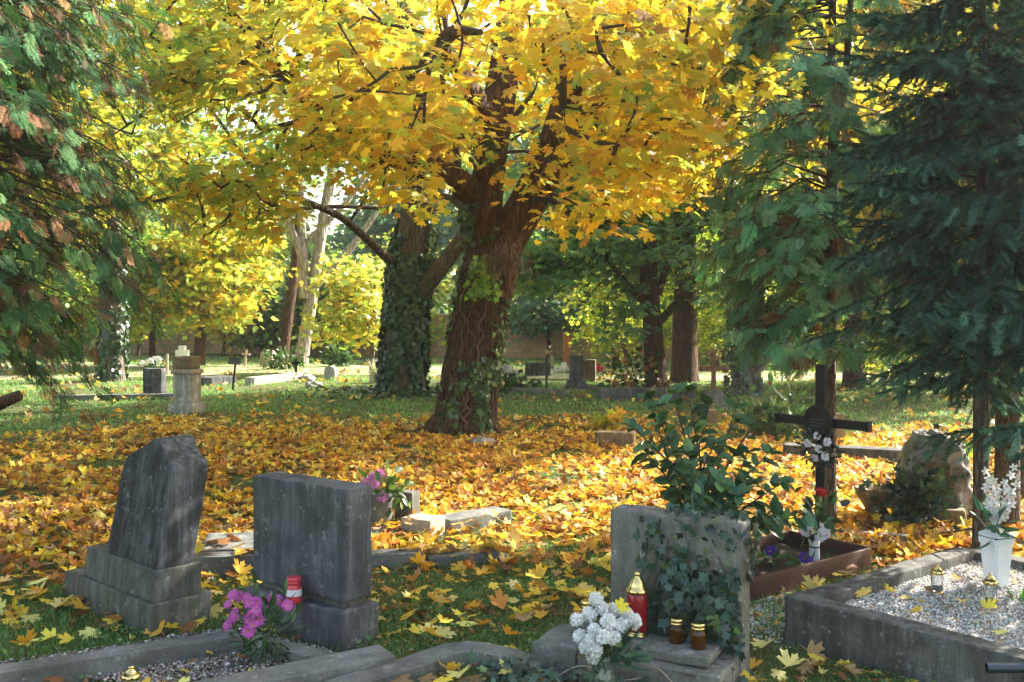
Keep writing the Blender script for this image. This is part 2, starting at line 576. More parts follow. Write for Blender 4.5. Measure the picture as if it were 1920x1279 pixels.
M['soil'] = t.done(t.bsdf(c, 0.95, 0.1, bump=n3, bdist=0.02, bstr=1.0))
ground = link('ground', tri_mesh('ground', GV, GQ, None, True), M['soil'])
tag(ground, kind='structure')

# beaten straw-coloured paths that cross the far meadow
t = NT('path_dust')
co = t.coord('Object'); n2 = t.noise(co, 3, 6, 0.7); n3 = t.noise(co, 40, 4, 0.7)
c = t.mix(t.ramp(n2, [(0.4, 0.0), (0.6, 1.0)]), (0.20, 0.22, 0.10), (0.46, 0.40, 0.27)); c = t.mix(0.4, c, t.ramp(n3, [(0.3, 0.5), (0.7, 1.4)]), 'MULTIPLY')
M['path'] = t.done(t.bsdf(c, 0.95, 0.1, bump=n3, bdist=0.02))


def path_strip(pts, w):
    p = catmull([(a, b, 0) for a, b in pts], 10)
    tn = unit(np.gradient(p, axis=0)); nn = np.column_stack([-tn[:, 1], tn[:, 0], 0 * tn[:, 0]])
    ww = np.array([w * (1 + 0.5 * noise.noise((q[0] * 0.6, q[1] * 0.6, 2))) for q in p])[:, None]
    ww2 = np.array([w * (1 + 0.5 * noise.noise((q[0] * 0.6, q[1] * 0.6, 9))) for q in p])[:, None]
    rows = [p - nn * ww, p - nn * ww * 0.5, p, p + nn * ww2 * 0.5, p + nn * ww2]
    V = np.stack(rows, 1)
    k = 5
    fl = V.reshape(-1, 3)
    fl[:, 2] = gzv(fl[:, :2]) + 0.016
    n = len(p); a = (np.arange(n - 1)[:, None] * k + np.arange(k - 1)[None]).ravel()
    T = np.column_stack([a, a + 1, a + k + 1, a + k])
    o = link('path', tri_mesh('path', fl, T, None, True), M['path'])
    tag(o, kind='structure')


path_strip([(-26, 33), (-12, 27.8), (-6, 27.0), (-1, 25.6), (5, 24.2), (12, 23.5), (28, 20)], 1.9)
path_strip([(-20, 22.5), (-12, 23.6), (-7.5, 25.4), (-6, 27.0)], .8)

# ================================================================== boundary wall
t = NT('wall_stone')
co = t.coord('Object')
br = t.n('ShaderNodeTexBrick'); br.inputs['Scale'].default_value = 1.6
br.inputs['Color1'].default_value = (0.50, 0.33, 0.22, 1); br.inputs['Color2'].default_value = (0.40, 0.26, 0.17, 1)
br.inputs['Mortar'].default_value = (0.3, 0.26, 0.22, 1); br.inputs['Mortar Size'].default_value = 0.02
mp = t.n('ShaderNodeMapping'); mp.inputs['Rotation'].default_value = (R(90), 0, 0)
t.l(co, mp.inputs['Vector']); t.l(mp.outputs[0], br.inputs['Vector'])
c = t.mix(0.6, br.outputs['Color'], t.ramp(t.noise(co, 1.5, 6, 0.7), [(0.3, 0.5), (0.7, 1.4)]), 'MULTIPLY')
M['wall'] = t.done(t.bsdf(c, 0.95, 0.1, bump=t.noise(co, 20, 5), bdist=0.02))


def wall_run(p0, p1, h):
    p0, p1 = Vector(p0), Vector(p1)
    L = (p1 - p0).length
    w = thing('boundary_wall', 'long brown stone boundary wall closing the far side of the cemetery', 'wall',
              (p0.x, p0.y, 0), math.atan2(p1.y - p0.y, p1.x - p0.x))
    bm = bmesh.new(); box(bm, 0, L, 0, 0.4, -0.2, h)
    weather(bm, 0.03, 0.9, 0.03, 3, 1.0); bm_obj('masonry', bm, M['wall'], w)
    bm = bmesh.new(); box(bm, -0.05, L + 0.05, -0.06, 0.46, h, h + 0.14)
    weather(bm, 0.02, 0.9, 0.02, 5, 1.0); bm_obj('coping', bm, M['wall'], w)


wall_run((-42, 45), (42, 22.0), 1.3)

# ================================================================== areas kept free of grass
U = np.array((0.628, -0.778)); W = np.array((0.778, 0.628))     # grave axes on the right
A0 = np.array((1.297, 4.83))
QUADS = []


def quad(o, u, v, lu, lv):
    o = np.array(o)
    q = np.array([o, o + u * lu, o + u * lu + v * lv, o + v * lv]); QUADS.append(q); return q


def inside(xy, q):
    s = np.ones(len(xy), bool); sg = None
    for i in range(len(q)):
        a, b = q[i], q[(i + 1) % len(q)]
        cr = (b[0] - a[0]) * (xy[:, 1] - a[1]) - (b[1] - a[1]) * (xy[:, 0] - a[0])
        if sg is None:
            ctr = q.mean(0); sg = np.sign((b[0] - a[0]) * (ctr[1] - a[1]) - (b[1] - a[1]) * (ctr[0] - a[0]))
        s &= cr * sg > 0
    return s


def free(xy):
    m = np.ones(len(xy), bool)
    for q in QUADS: m &= ~inside(xy, q)
    return m


# ================================================================== tree helpers
def sample_crown(n, ctr, rad, zmin, clump=0.0, seed=0, hollow=2.0, flat=1.0):
    out = []
    while len(out) < n:
        d = rng.normal(size=3); d /= np.linalg.norm(d)
        p = np.array(ctr) + d * np.array(rad) * rng.random() ** (1 / hollow / 1.3)
        if p[2] < zmin + 0.35 * noise.noise((p[0] * 0.7 + seed, p[1] * 0.7, 0)): continue
        if clump and noise.noise((p[0] * 0.6 + seed, p[1] * 0.6, p[2] * 0.9)) < -0.25 + clump * rng.random() * 0.5: continue
        out.append(p)
    return np.array(out)


def leaf_clusters(soup, proto, ctrs, nleaf, rxy, rz, size, palette, weights, up=1.0, tilt=0.55, jit=0.14, center=None, group_tone=0.18):
    n = len(ctrs) * nleaf
    idx = np.repeat(np.arange(len(ctrs)), nleaf)
    off = rng.normal(size=(n, 3)) * np.array((rxy, rxy, rz)) * 0.6
    pos = ctrs[idx] + off
    nrm = rng.normal(0, tilt, (n, 3)) + np.array((0, 0, up))
    out = off * np.array((1, 1, 0))
    if center is not None: out = out + unit((pos - center) * np.array((1, 1, 0.2))) * 0.35
    nrm = nrm + unit(out) * 0.35
    # tip direction: outwards and down
    y = unit(out) + rng.normal(0, 0.5, (n, 3)) + np.array((0, 0, -0.35))
    Mx = frames_dir(y, nrm + 1e-3)
    tone = 1 + rng.normal(0, group_tone, len(ctrs))[idx]
    colr = pick(palette, weights, n, jit) * np.clip(tone, 0.55, 1.5)[:, None]
    cloud(soup, proto, pos, Mx, size * rng.uniform(0.7, 1.25, n), colr)


YEL = [(0.74, 0.53, 0.05), (0.70, 0.44, 0.045), (0.56, 0.52, 0.08), (0.58, 0.30, 0.05), (0.28, 0.38, 0.07), (0.44, 0.51, 0.10)]
LIME = [(0.42, 0.46, 0.08), (0.30, 0.40, 0.06), (0.55, 0.50, 0.09), (0.20, 0.30, 0.05)]
GREEN = [(0.14, 0.27, 0.08), (0.10, 0.21, 0.07), (0.21, 0.33, 0.08), (0.26, 0.34, 0.07)]
BLUEG = [(0.10, 0.21, 0.13), (0.075, 0.16, 0.105), (0.14, 0.26, 0.15), (0.19, 0.28, 0.12)]
PALEY = [(0.72, 0.56, 0.12), (0.62, 0.52, 0.14), (0.50, 0.48, 0.12), (0.72, 0.42, 0.06)]
BARKC = (0.09, 0.07, 0.055)


def ivy_on(soup, path, radii, n, size, z0, z1, lift=0.03, palette=None, side=None, spread=math.pi):
    """ivy leaves wrapped round a trunk between heights z0 and z1"""
    pr = catmull([tuple(p) + (r,) for p, r in zip(path, radii)], 10)
    zz = rng.uniform(z0, z1, n)
    i = np.array([int(np.argmin(np.abs(pr[:, 2] - z))) for z in zz])
    f = np.clip(i + rng.uniform(-.5, .5, n), 0, len(pr) - 1.001); k = f.astype(int); w = (f - k)[:, None]
    c = pr[k] * (1 - w) + pr[k + 1] * w
    a = rng.uniform(-math.pi, math.pi, n) if side is None else side + rng.normal(0, spread, n)
    keep = np.array([noise.noise((math.cos(q) * 1.5, math.sin(q) * 1.5, z * 1.4)) for q, z in zip(a, c[:, 2])]) > -0.28
    c, a = c[keep], a[keep]; n = len(a)
    o = np.column_stack([np.cos(a), np.sin(a), 0 * a])
    pos = c[:, :3] + o * (c[:, 3:4] * 1.04 + rng.uniform(0, lift, (n, 1)))
    nrm = o + rng.normal(0, 0.35, (n, 3)) + np.array((0, 0, 0.35))
    y = np.array((0, 0, -1.0)) + rng.normal(0, 0.5, (n, 3))
    cloud(soup, IVY, pos, frames_dir(y, nrm), size * rng.uniform(0.6, 1.3, n),
          pick(palette or [(0.035, 0.075, 0.035), (0.05, 0.10, 0.04), (0.03, 0.06, 0.04), (0.09, 0.14, 0.05)], [4, 3, 3, 1], n, 0.2))


def bg_tree(name, label, x, y, h, trunk_r, crown_c, crown_r, zmin, nclus, nleaf, lsize, pal, w, proto=None, bark='bark_dark',
            lean=(0, 0), group=None, seed=0, rxy=0.55, rz=0.3, clump=0.5, tilt=0.55, mat='leaf_green', forks=None, trunk_top=None, per=5):
    """a deciduous tree of its own: trunk with limbs, twigs and a leafy crown"""
    r = thing(name, label, 'tree', (x, y, 0), 0, group)
    s = Soup()
    top = trunk_top or h * 0.72
    base = np.array((x, y, -0.1))
    tip = np.array((x + lean[0], y + lean[1], top))
    mid = base + (tip - base) * 0.5 + np.array((rng.normal(0, 0.12), rng.normal(0, 0.1), 0))
    path = [base, base + (mid - base) * 0.12 + np.array((0, 0, 0.02)), base + (mid - base) * 0.5, mid, tip]
    rad = [trunk_r * 1.45, trunk_r * 1.08, trunk_r * 0.95, trunk_r * 0.8, trunk_r * 0.3]
    limb(s, path, rad, 14, per, 0.06, seed)
    nodes = list(catmull(path, 5)[9:])
    for (f0, f1, fr) in (forks or []):
        a = np.array(f0, float) + np.array((x, y, 0)); b = np.array(f1, float) + np.array((x, y, 0))
        m = (a + b) / 2 + np.array((0, 0, -0.06 * np.linalg.norm(b - a)))
        limb(s, [a, m, b], [fr, fr * 0.75, fr * 0.35], 10, 5, 0.06, seed + 3)
        nodes += list(catmull([a, m, b], 4)[2:])
    s.build('trunk', M[bark], r, True, True)
    if nclus:
        cc = np.array(crown_c) + np.array((x, y, 0))
        tg = sample_crown(nclus, cc, crown_r, zmin, clump, seed)
        p0, p1, r0, r1 = colonize(nodes, tg, nodes[0], 0.8, 0.05)
        c = Soup(); c.mi = 1
        segs(c, p0, p1, r0 * 1.2, r1 * 1.2, np.array(BARKC), 3)
        c.mi = 0
        leaf_clusters(c, DIAMOND if proto is None else proto, tg, nleaf, rxy, rz, lsize, pal, w, 1.0, tilt, 0.14, cc)
        c.build('crown', [M[mat], M['wood']], r)
    return r
# ================================================================== the big maple (trunk base at 870,815)
D1 = 12.9
mp_base = P(868, 824, D1)
maple = thing('maple_tree', 'thick leaning maple with brown creeper-bound trunk and bright yellow crown in the middle', 'tree', (mp_base[0], D1, 0))
s = Soup()
T1 = [P(866, 850, D1), P(867, 812, D1), P(874, 760, D1), P(884, 690, D1), P(897, 600, D1), P(912, 520, D1), P(918, 455, D1)]
T1r = [0.58, 0.44, 0.36, 0.335, 0.315, 0.31, 0.25]
limb(s, T1, T1r, 40, 9, 0.07, 1.0, flute=0.035)
TL = [P(906, 520, D1), P(906, 430, D1), P(915, 330, D1 - .1), P(930, 220, D1 - .2), P(955, 60, D1), P(975, -200, D1 + .3), P(990, -520, D1 + .5)]
limb(s, TL, [0.24, 0.23, 0.21, 0.20, 0.18, 0.14, 0.08], 22, 7, 0.07, 4.0)
TR = [P(922, 530, D1), P(943, 460, D1), P(985, 385, D1), P(1030, 300, D1), P(1065, 190, D1 + .1), P(1100, 20, D1 + .3), P(1150, -300, D1 + .6)]
limb(s, TR, [0.22, 0.25, 0.24, 0.23, 0.21, 0.16, 0.08], 22, 7, 0.07, 6.0)
# root flare
for a_ in (-2.6, -1.9, -1.2, -.4, .5, 2.4, 3.3):
    q_ = np.array((mp_base[0], D1, 0)); d_ = np.array((math.cos(a_), math.sin(a_), 0))
    L_ = rng.uniform(.5, .8)
    limb(s, [q_ + d_ * .2 + (0, 0, .28), q_ + d_ * .42 + (0, 0, .06), q_ + d_ * L_ * .8 + (rng.normal(0, .05), 0, .01), q_ + d_ * L_ * 1.2 + (rng.normal(0, .08), 0, -.1)], [.15, .12, .07, .03], 12, 5, .14, a_)
# the torn stub at the fork
ST = [P(938, 555, D1 - .12), P(948, 505, D1 - .2), P(957, 466, D1 - .22)]
limb(s, ST, [0.16, 0.15, 0.10], 18, 5, 0.16, 9.0)
LB1 = [P(905, 380, D1), P(845, 330, D1 - .5), P(760, 300, D1 - 1.2), P(690, 268, D1 - 1.7), P(600, 205, D1 - 2.3), P(540, 140, D1 - 2.8), P(430, 20, D1 - 3.2)]
limb(s, LB1, [0.18, 0.15, 0.135, 0.12, 0.10, 0.075, 0.03], 14, 6, 0.08, 2.0)
LB2 = [P(1060, 250, D1), P(1140, 190, D1 - .8), P(1230, 120, D1 - 1.8), P(1330, 20, D1 - 2.6)]
limb(s, LB2, [0.14, 0.11, 0.08, 0.03], 12, 5, 0.08, 3.0)
LB3 = [P(925, 240, D1 - .2), P(860, 130, D1 - 1.6), P(830, 90, D1 - 3.4), P(850, 60, D1 - 5.2), P(900, 60, D1 - 6.6)]
limb(s, LB3, [0.13, 0.10, 0.075, 0.05, 0.02], 12, 5, 0.08, 5.0)
LB4 = [P(1075, 180, D1), P(1120, 80, D1 - 1.8), P(1150, 60, D1 - 3.6), P(1180, 90, D1 - 5.4)]
limb(s, LB4, [0.12, 0.09, 0.065, 0.02], 12, 5, 0.08, 7.0)
s.build('trunk', M['bark_dark'], maple, True, True)
# drooping bare twigs seen against the light
s = Soup(); s.mi = 1
BARE = [([P(640, 205, 10.4), P(560, 222, 9.8), P(520, 275, 9.6), P(503, 300, 9.5), P(470, 350, 9.4), P(430, 405, 9.3), P(380, 450, 9.2)], .022),
        ([P(503, 300, 9.5), P(515, 345, 9.5), P(522, 385, 9.4), P(512, 402, 9.4), P(490, 392, 9.4), P(472, 398, 9.3)], .013),
        ([P(470, 350, 9.4), P(463, 400, 9.3), P(462, 450, 9.3)], .008), ([P(440, 395, 9.3), P(415, 425, 9.2), P(350, 430, 9.1)], .008),
        ([P(420, 160, 9.6), P(424, 215, 9.5), P(430, 270, 9.4)], .009), ([P(540, 140, 10.1), P(470, 180, 9.6), P(400, 190, 9.3), P(330, 230, 9.0)], .02),
        ([P(385, 130, 9.3), P(380, 180, 9.3), P(395, 240, 9.2)], .008), ([P(1000, 90, 8.6), P(1045, 160, 8.2), P(1060, 240, 8.0)], .012)]
bare_nodes = []
for pts, r0 in BARE:
    p = catmull(pts, 6)
    p[1:-1] += rng.normal(0, 0.012, (len(p) - 2, 3))
    rr = np.linspace(r0, r0 * 0.35, len(p))
    segs(s, p[:-1], p[1:], rr[:-1], rr[1:], np.array((0.05, 0.04, 0.035)), 6)
    bare_nodes += list(p[::3])

# lower edge of the crown as it hangs (photo px -> py), used on the wood's real positions
LOWX = [-400, 250, 300, 360, 430, 520, 590, 640, 700, 760, 800, 860, 900, 1000, 1060, 1130, 1160, 1250, 1320, 1400, 1600, 2400]
LOWY = [400, 420, 480, 500, 440, 390, 350, 330, 400, 420, 425, 350, 395, 420, 450, 440, 390, 385, 350, 330, 330, 330]
HOLES = [(465, 245, 60, 62, .93), (525, 60, 30, 36, .7), (635, 430, 78, 112, .96), (590, 150, 35, 32, .6), (925, 300, 26, 95, .85), (1045, 290, 40, 110, .9), (905, 445, 70, 46, .8), (745, 90, 36, 55, .6)]


def px_of(p):
    return HX + p[0] / p[1] * F, HY - (p[2] - H) / p[1] * F


LIMBS = []
for pts_, rad_, q_ in ((TL[1:6], .2, .8), (TR[1:5], .22, .85), (LB1, .1, .75), ([P(770, 480, 19.0), P(780, 400, 19.0), P(778, 250, 19.0), P(752, 80, 19.0), P(740, -60, 19.0)], .28, .6), ([P(868, 440, 18.4), P(905, 370, 18.4)], .14, .6)):
    for c_ in catmull(pts_, 5):
        x__, y__ = c_[0] / c_[1] * F + HX, HY - (c_[2] - H) / c_[1] * F
        LIMBS.append((x__, y__, c_[1], rad_ * F / c_[1], q_))
LIMBS = np.array(LIMBS)


def hides_limb(x, y, d, rc=.22):
    m = (LIMBS[:, 2] > d - .2) & (np.hypot(LIMBS[:, 0] - x, LIMBS[:, 1] - y) < LIMBS[:, 3] + rc * F / d)
    return m.any() and rng.random() < LIMBS[m, 4].max()


def crown_targets(n, ctr, rad, dmin, lowbias=0.0, zcap=99, holes=True):
    out = []
    while len(out) < n:
        d = rng.normal(size=3); d /= np.linalg.norm(d)
        p = np.array(ctr) + d * np.array(rad) * rng.random() ** 0.36
        if p[1] < dmin or p[2] < 1.9: continue
        x, y = px_of(p)
        if y > np.interp(x, LOWX, LOWY) - 25 + rng.normal(0, 26): continue
        if hides_limb(x, y, p[1]): continue
        g_ = .27 * F / p[1]
        if holes and any(((x - a) / (b + g_)) ** 2 + ((y - c) / (e + g_ * .7)) ** 2 < 1 and rng.random() < q for a, c, b, e, q in HOLES): continue
        if y < 30 and rng.random() < lowbias: continue
        if p[2] > 5.6 and rng.random() < .8: continue
        if p[0] > 3.3 and rng.random() < .55: continue
        if noise.noise((p[0] * .42, p[1] * .42, p[2] * .8 + 7)) < (-.10 if dmin > 8.55 else -.25): continue
        out.append(p)
    return np.array(out)


mctr = np.array((mp_base[0], D1, 4.5))
skel = []
for q in (TL, TR, LB1, LB2, LB3, LB4): skel += list(catmull(q, 5)[4:])
skel += bare_nodes
tg_a = crown_targets(430, (mp_base[0] + .2, D1 - 1.0, 5.6), (7.0, 6.0, 5.2), 8.6, 0.55)      # the wide dome
tg_b = crown_targets(115, (0.15, 8.0, 3.45), (1.75, 1.9, 1.25), 6.0, 0.3)                        # boughs that reach over the camera side
tg_c = crown_targets(150, (-2.1, 9.9, 3.6), (1.6, 1.8, 1.5), 8.0, 0.3)
tg_d = crown_targets(90, (1.2, 11.0, 3.6), (1.5, 2.0, 1.4), 8.5, 0.3)
tgs = np.concatenate([tg_a, tg_b, tg_c, tg_d])
p0, p1, r0, r1 = colonize(skel, tgs, np.array(T1[-1]), 0.22, 0.04)
segs(s, p0, p1, r0, r1, np.array((0.06, 0.048, 0.04)), 4)
s.mi = 0
YW = [5, 3.2, 3.2, 0.9, 0.6, 1.3]; YWL = [2.8, 1.6, 3.4, 0.35, 3.0, 4.2]
for tg, nl, sz in ((tg_a, 36, .088), (tg_b, 30, .088), (tg_c, 42, .078), (tg_d, 36, .088)):
    left = px_of(tg.T)[0] < 620
    for mask, ww in ((left, YWL), (~left, YW)):
        if mask.any():
            leaf_clusters(s, MAPLE if tg is not tg_a else MAPLE_LITE, tg[mask], nl, .40, .20, sz, YEL, ww, 1.0, .42, .12, mctr)
s.build('crown', [M['leaf_yellow'], M['wood']], maple)

# ---- dead creeper ropes round the maple
cr = thing('creeper_vine', 'dead brown creeper ropes and fibrous roots clinging to the thick maple trunk', 'vine', (mp_base[0], D1, 0))
s = Soup()
pr = catmull([tuple(p) + (r,) for p, r in zip(T1, T1r)], 10)
for k in range(13):
    a = rng.uniform(math.pi, 2 * math.pi) if k < 26 else rng.uniform(0, 2 * math.pi)
    i0 = rng.integers(0, 18); i1 = rng.integers(i0 + 22, len(pr)) if i0 + 22 < len(pr) else len(pr)
    pts = []
    da = rng.normal(0, 0.02)
    for i in range(i0, i1, 2):
        a += da + rng.normal(0, 0.13)
        pts.append(pr[i, :3] + np.array((math.cos(a), math.sin(a), 0)) * (pr[i, 3] * 1.05 + 0.012))
    if len(pts) < 4: continue
    p = catmull(pts, 4); rr = rng.uniform(0.006, 0.02) * np.linspace(1, .5, len(p)) * rng.uniform(.75, 1.25, len(p))
    segs(s, p[:-1], p[1:], rr[:-1], rr[1:], pick([(0.12, 0.08, 0.058), (0.06, 0.04, 0.03)], [1, 1], 1)[0], 5)
s.build('creeper', M['wood'], cr)
s = Soup()
n = 380       # hair-like roots below the torn stub
q0 = np.array(P(945, 480, D1 - .42)) + rng.normal(0, 1, (n, 3)) * np.array((.12, .06, .10))
q1 = q0 + np.column_stack([rng.normal(0, .06, n), rng.normal(-.03, .03, n), rng.uniform(-.22, -.06, n)])
segs(s, q0, q1, .004, .0015, pick([(0.22, 0.15, 0.11), (0.36, 0.28, 0.22), (0.10, 0.07, 0.05)], [2, 1, 2], n), 3)
n = 2600      # fine dead fibres all over the bark
i_ = rng.integers(2, len(pr) - 2, n); a_ = rng.uniform(math.pi * .85, math.pi * 2.15, n)
q0 = pr[i_, :3] + np.column_stack([np.cos(a_), np.sin(a_), 0 * a_]) * (pr[i_, 3:4] * 1.05 + .008)
q1 = q0 + np.column_stack([rng.normal(0, .025, n), rng.normal(-.01, .015, n), rng.uniform(-.22, -.05, n)])
segs(s, q0, q1, .0035, .0015, pick([(0.13, 0.09, 0.065), (0.22, 0.16, 0.12), (0.05, 0.035, 0.028)], [2, 1, 3], n), 3)
s.build('fibrous_roots', M['wood'], cr)

iv = thing('ivy_vine', 'green ivy patch climbing the sunlit foot of the leaning maple', 'ivy', (mp_base[0], D1 - .5, 0))
s = Soup()
ivy_on(s, T1, T1r, 900, .075, 0.0, 0.95, .07, [(0.05, 0.10, 0.03), (0.09, 0.16, 0.04), (0.03, 0.07, 0.03)], -1.0, .5)
ivy_on(s, T1, T1r, 260, .07, 0.6, 1.9, .05, [(0.06, 0.12, 0.03), (0.13, 0.20, 0.05)], -.25, .25)
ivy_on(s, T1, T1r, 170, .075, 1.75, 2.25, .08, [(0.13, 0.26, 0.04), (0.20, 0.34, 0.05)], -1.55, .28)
ivy_on(s, T1, T1r, 230, .07, 1.2, 2.6, .07, [(0.04, 0.08, 0.03), (0.09, 0.15, 0.04)], 3.0, .3)
ivy_on(s, TL, [0.30, 0.26, 0.24, 0.23, 0.2, 0.15, 0.08], 300, .075, 2.4, 4.0, .08, [(0.03, 0.06, 0.025), (0.06, 0.11, 0.03)], -2.4, .6)
s.build('leaves', M['ivy_leaf'], iv)

# ================================================================== second trunk, wrapped in ivy (base 758,740)
D2 = 19.0
b2 = P(758, 745, D2)
t2 = thing('ivy_clad_maple', 'second maple trunk behind the leaning one, wrapped in dark ivy with a pale side limb', 'tree', (b2[0], D2, 0))
s = Soup()
S1 = [P(757, 765, D2), P(758, 725, D2), P(758, 640, D2), P(764, 560, D2), P(770, 480, D2), P(780, 400, D2), P(778, 250, D2), P(752, 80, D2), P(735, -120, D2), P(720, -320, D2)]
S1r = [.54, .40, .345, .335, .33, .30, .26, .24, .18, .08]
limb(s, S1, S1r, 26, 6, .07, 11.0)
S2 = [P(768, 572, D2), P(800, 535, D2 - .3), P(838, 487, D2 - .5), P(872, 440, D2 - .6), P(905, 370, D2 - .6), P(930, 250, D2 - .4), P(980, 60, D2)]
limb(s, S2, [.2, .17, .155, .145, .13, .1, .05], 16, 6, .06, 12.0)
S3 = [P(748, 492, D2), P(722, 480, D2 - .6), P(690, 450, D2 - 1.2), P(640, 408, D2 - 2.2), P(580, 380, D2 - 3.0), P(525, 356, D2 - 3.6)]
limb(s, S3, [.11, .085, .075, .062, .05, .03], 12, 6, .06, 13.0)
s.build('trunk', M['bark_brown'], t2, True, True)
tg2 = []
while len(tg2) < 230:
    d = rng.uniform(15, 24); x = rng.uniform(150, 1300); y = rng.uniform(-500, 420)
    if y > np.interp(x, LOWX, LOWY) - 30 + (20 if x < 700 else -40): continue
    if noise.noise((x * .006, y * .006, d * .3)) < -.05: continue
    g_ = .4 * F / d
    if any(((x - a) / (b + g_)) ** 2 + ((y - c) / (e + g_ * .7)) ** 2 < 1 and rng.random() < q for a, c, b, e, q in HOLES): continue
    tg2.append(P(x, y, d))
tg2 = np.array(tg2)
p0, p1, r0, r1 = colonize(list(catmull(S1, 4)[16:]) + list(catmull(S2, 4)[12:]) + list(catmull(S3, 4)[10:]), tg2, np.array(S1[5]), .7, .04)
s = Soup(); s.mi = 1; segs(s, p0, p1, r0 * 1.2, r1 * 1.2, np.array((0.07, 0.055, 0.045)), 4); s.mi = 0
leaf_clusters(s, MAPLE_LITE, tg2, 24, .62, .3, .15, YEL, YWL, 1.0, .5, .12, np.array((b2[0], D2, 5))); s.build('crown', [M['leaf_yellow'], M['wood']], t2)
iv = thing('ivy_vine', 'dark blue-green ivy cloaking the upright trunk behind the leaning maple', 'ivy', (b2[0], D2 - .5, 0))
s = Soup()
ivy_on(s, S1, S1r, 4600, .095, -.02, 2.6, .12)
ivy_on(s, S1, S1r, 900, .09, 1.9, 3.4, .09, None, math.pi, .55)
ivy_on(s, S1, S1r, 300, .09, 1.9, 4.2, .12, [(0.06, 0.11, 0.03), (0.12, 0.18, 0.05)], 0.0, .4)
# ivy creeping over the ground at the foot
n = 700
a = rng.uniform(0, 2 * math.pi, n); q = .45 + np.abs(rng.normal(0, .55, n))
pos = np.column_stack([b2[0] + np.cos(a) * q * 1.4, D2 + np.sin(a) * q, rng.uniform(.03, .12, n)])
cloud(s, IVY, pos, frames(rng.normal(0, .4, (n, 3)) + (0, 0, 1), rng.uniform(0, 6.28, n)), .09 * rng.uniform(.6, 1.2, n), pick([(0.035, 0.07, 0.03), (0.06, 0.1, 0.04)], [1, 1], n, .2))
s.build('leaves', M['ivy_leaf'], iv)

# ================================================================== conifers
class Wood:
    """adds to a soup with its wood material"""
    def __init__(s, f): s.f = f
    def add(s, V, T, C): s.f.mi = 1; s.f.add(V, T, C); s.f.mi = 0


def thuja(name, label, x, y, z0, z1, rad, nb, trunk_r, brown=0.18, size=.2, droop=.55, group=None, sector=None, seed=0, profile=None, bark='bark_conifer', per_branch=20, sweep=None, pal=None, stems=None, azim=None):
    r = thing(name, label, 'tree', (x, y, 0), 0, group)
    s = Soup()
    for pts, rr in (stems or [([(x, y, -.1), (x + .02, y, .4), (x, y + .02, z1 * .5), (x + .03, y, z1)], [trunk_r * 1.3, trunk_r, trunk_r * .8, trunk_r * .2])]):
        limb(s, pts, rr, 12, 8, .05, seed)
    s.build('trunk', M[bark], r, True, True)
    f = Soup(); w = Wood(f)
    pal = pal or [(0.06, 0.15, 0.055), (0.042, 0.11, 0.045), (0.085, 0.185, 0.07), (0.14, 0.25, 0.09)]
    for k in range(nb):
        z = z0 + (z1 - z0) * rng.random()
        a = azim() if azim else rng.uniform(0, 2 * math.pi)
        fr = (z - z0) / (z1 - z0)
        L = rad * (profile(z) if profile else (1 - .55 * fr)) * rng.uniform(.7, 1.1)
        dirv = np.array((math.cos(a), math.sin(a), 0))
        m = 7
        tt = np.linspace(0, 1, m)[:, None]
        pts = np.array((x, y, z)) + dirv * L * tt + np.array((0, 0, 1)) * (L * rng.uniform(.05, .4) * tt - L * droop * rng.uniform(.55, 1.3) * tt ** 2) + np.cumsum(rng.normal(0, .028, (m, 3)), 0)
        rr = np.linspace(.006 + .004 * L, .002, m)
        segs(w, pts[:-1], pts[1:], rr[:-1], rr[1:], np.array((0.06, 0.045, 0.035)), 4)
        nn = int(per_branch * rng.uniform(.8, 1.2))
        tf = 1 - np.abs(rng.normal(0, .38, nn)); tf = np.clip(tf, .12, 1)
        ip = np.clip(tf * (m - 1), 0, m - 1.001); i = ip.astype(int); fw = (ip - i)[:, None]
        bp = pts[i] * (1 - fw) + pts[i + 1] * fw
        tang = unit(pts[i + 1] - pts[i])
        sidev = np.cross(tang, (0, 0, 1)); sidev = unit(sidev) * rng.choice([-1, 1], nn)[:, None]
        yd = tang * rng.uniform(.3, .9, (nn, 1)) + sidev * rng.uniform(0, 1, (nn, 1)) + np.array((0, 0, -1)) * rng.uniform(.2, 1.1, (nn, 1)) + rng.normal(0, .15, (nn, 3))
        yd = unit(yd)
        nr = np.array((0, 0, .8)) + dirv * .5 + rng.normal(0, .35, (nn, 3))
        st = bp + yd * rng.uniform(0, .10, (nn, 1)) * (size / .2) + rng.normal(0, .03, (nn, 3))
        segs(w, bp, st, .003, .002, np.array((0.09, 0.065, 0.045)), 3)
        c = pick(pal, [3, 3, 3, 1.2], nn, .16)
        isb = rng.random(nn) < brown * (1.6 - tf)
        c[isb] = pick([(0.20, 0.10, 0.05), (0.13, 0.075, 0.045), (0.26, 0.12, 0.05)], [2, 2, 1], int(isb.sum()), .15)
        c = c * rng.uniform(.75, 1.25)
        g = rng.integers(0, 3, nn)
        for v in range(3):
            q = g == v
            cloud(f, SPRAYS[v], st[q], frames_dir(yd[q], nr[q]), size * rng.uniform(.6, 1.25, int(q.sum())), c[q])
    f.build('crown', [M['conifer'], M['wood']], r)
    return r


def prof_left(z):
    return np.interp(z, [1.5, 1.75, 2.1, 2.5, 3.2, 6], [.70, .82, .93, 1.0, 1.0, .7])


thuja('cypress_tree', 'drooping blue-green cypress with brown inner sprays filling the upper left corner', -3.9, 6.3, 1.5, 4.8, 1.68, 540, .16, .34, .165, .5,
      sector=(-2.0, 2.0), profile=prof_left, per_branch=26, seed=3)

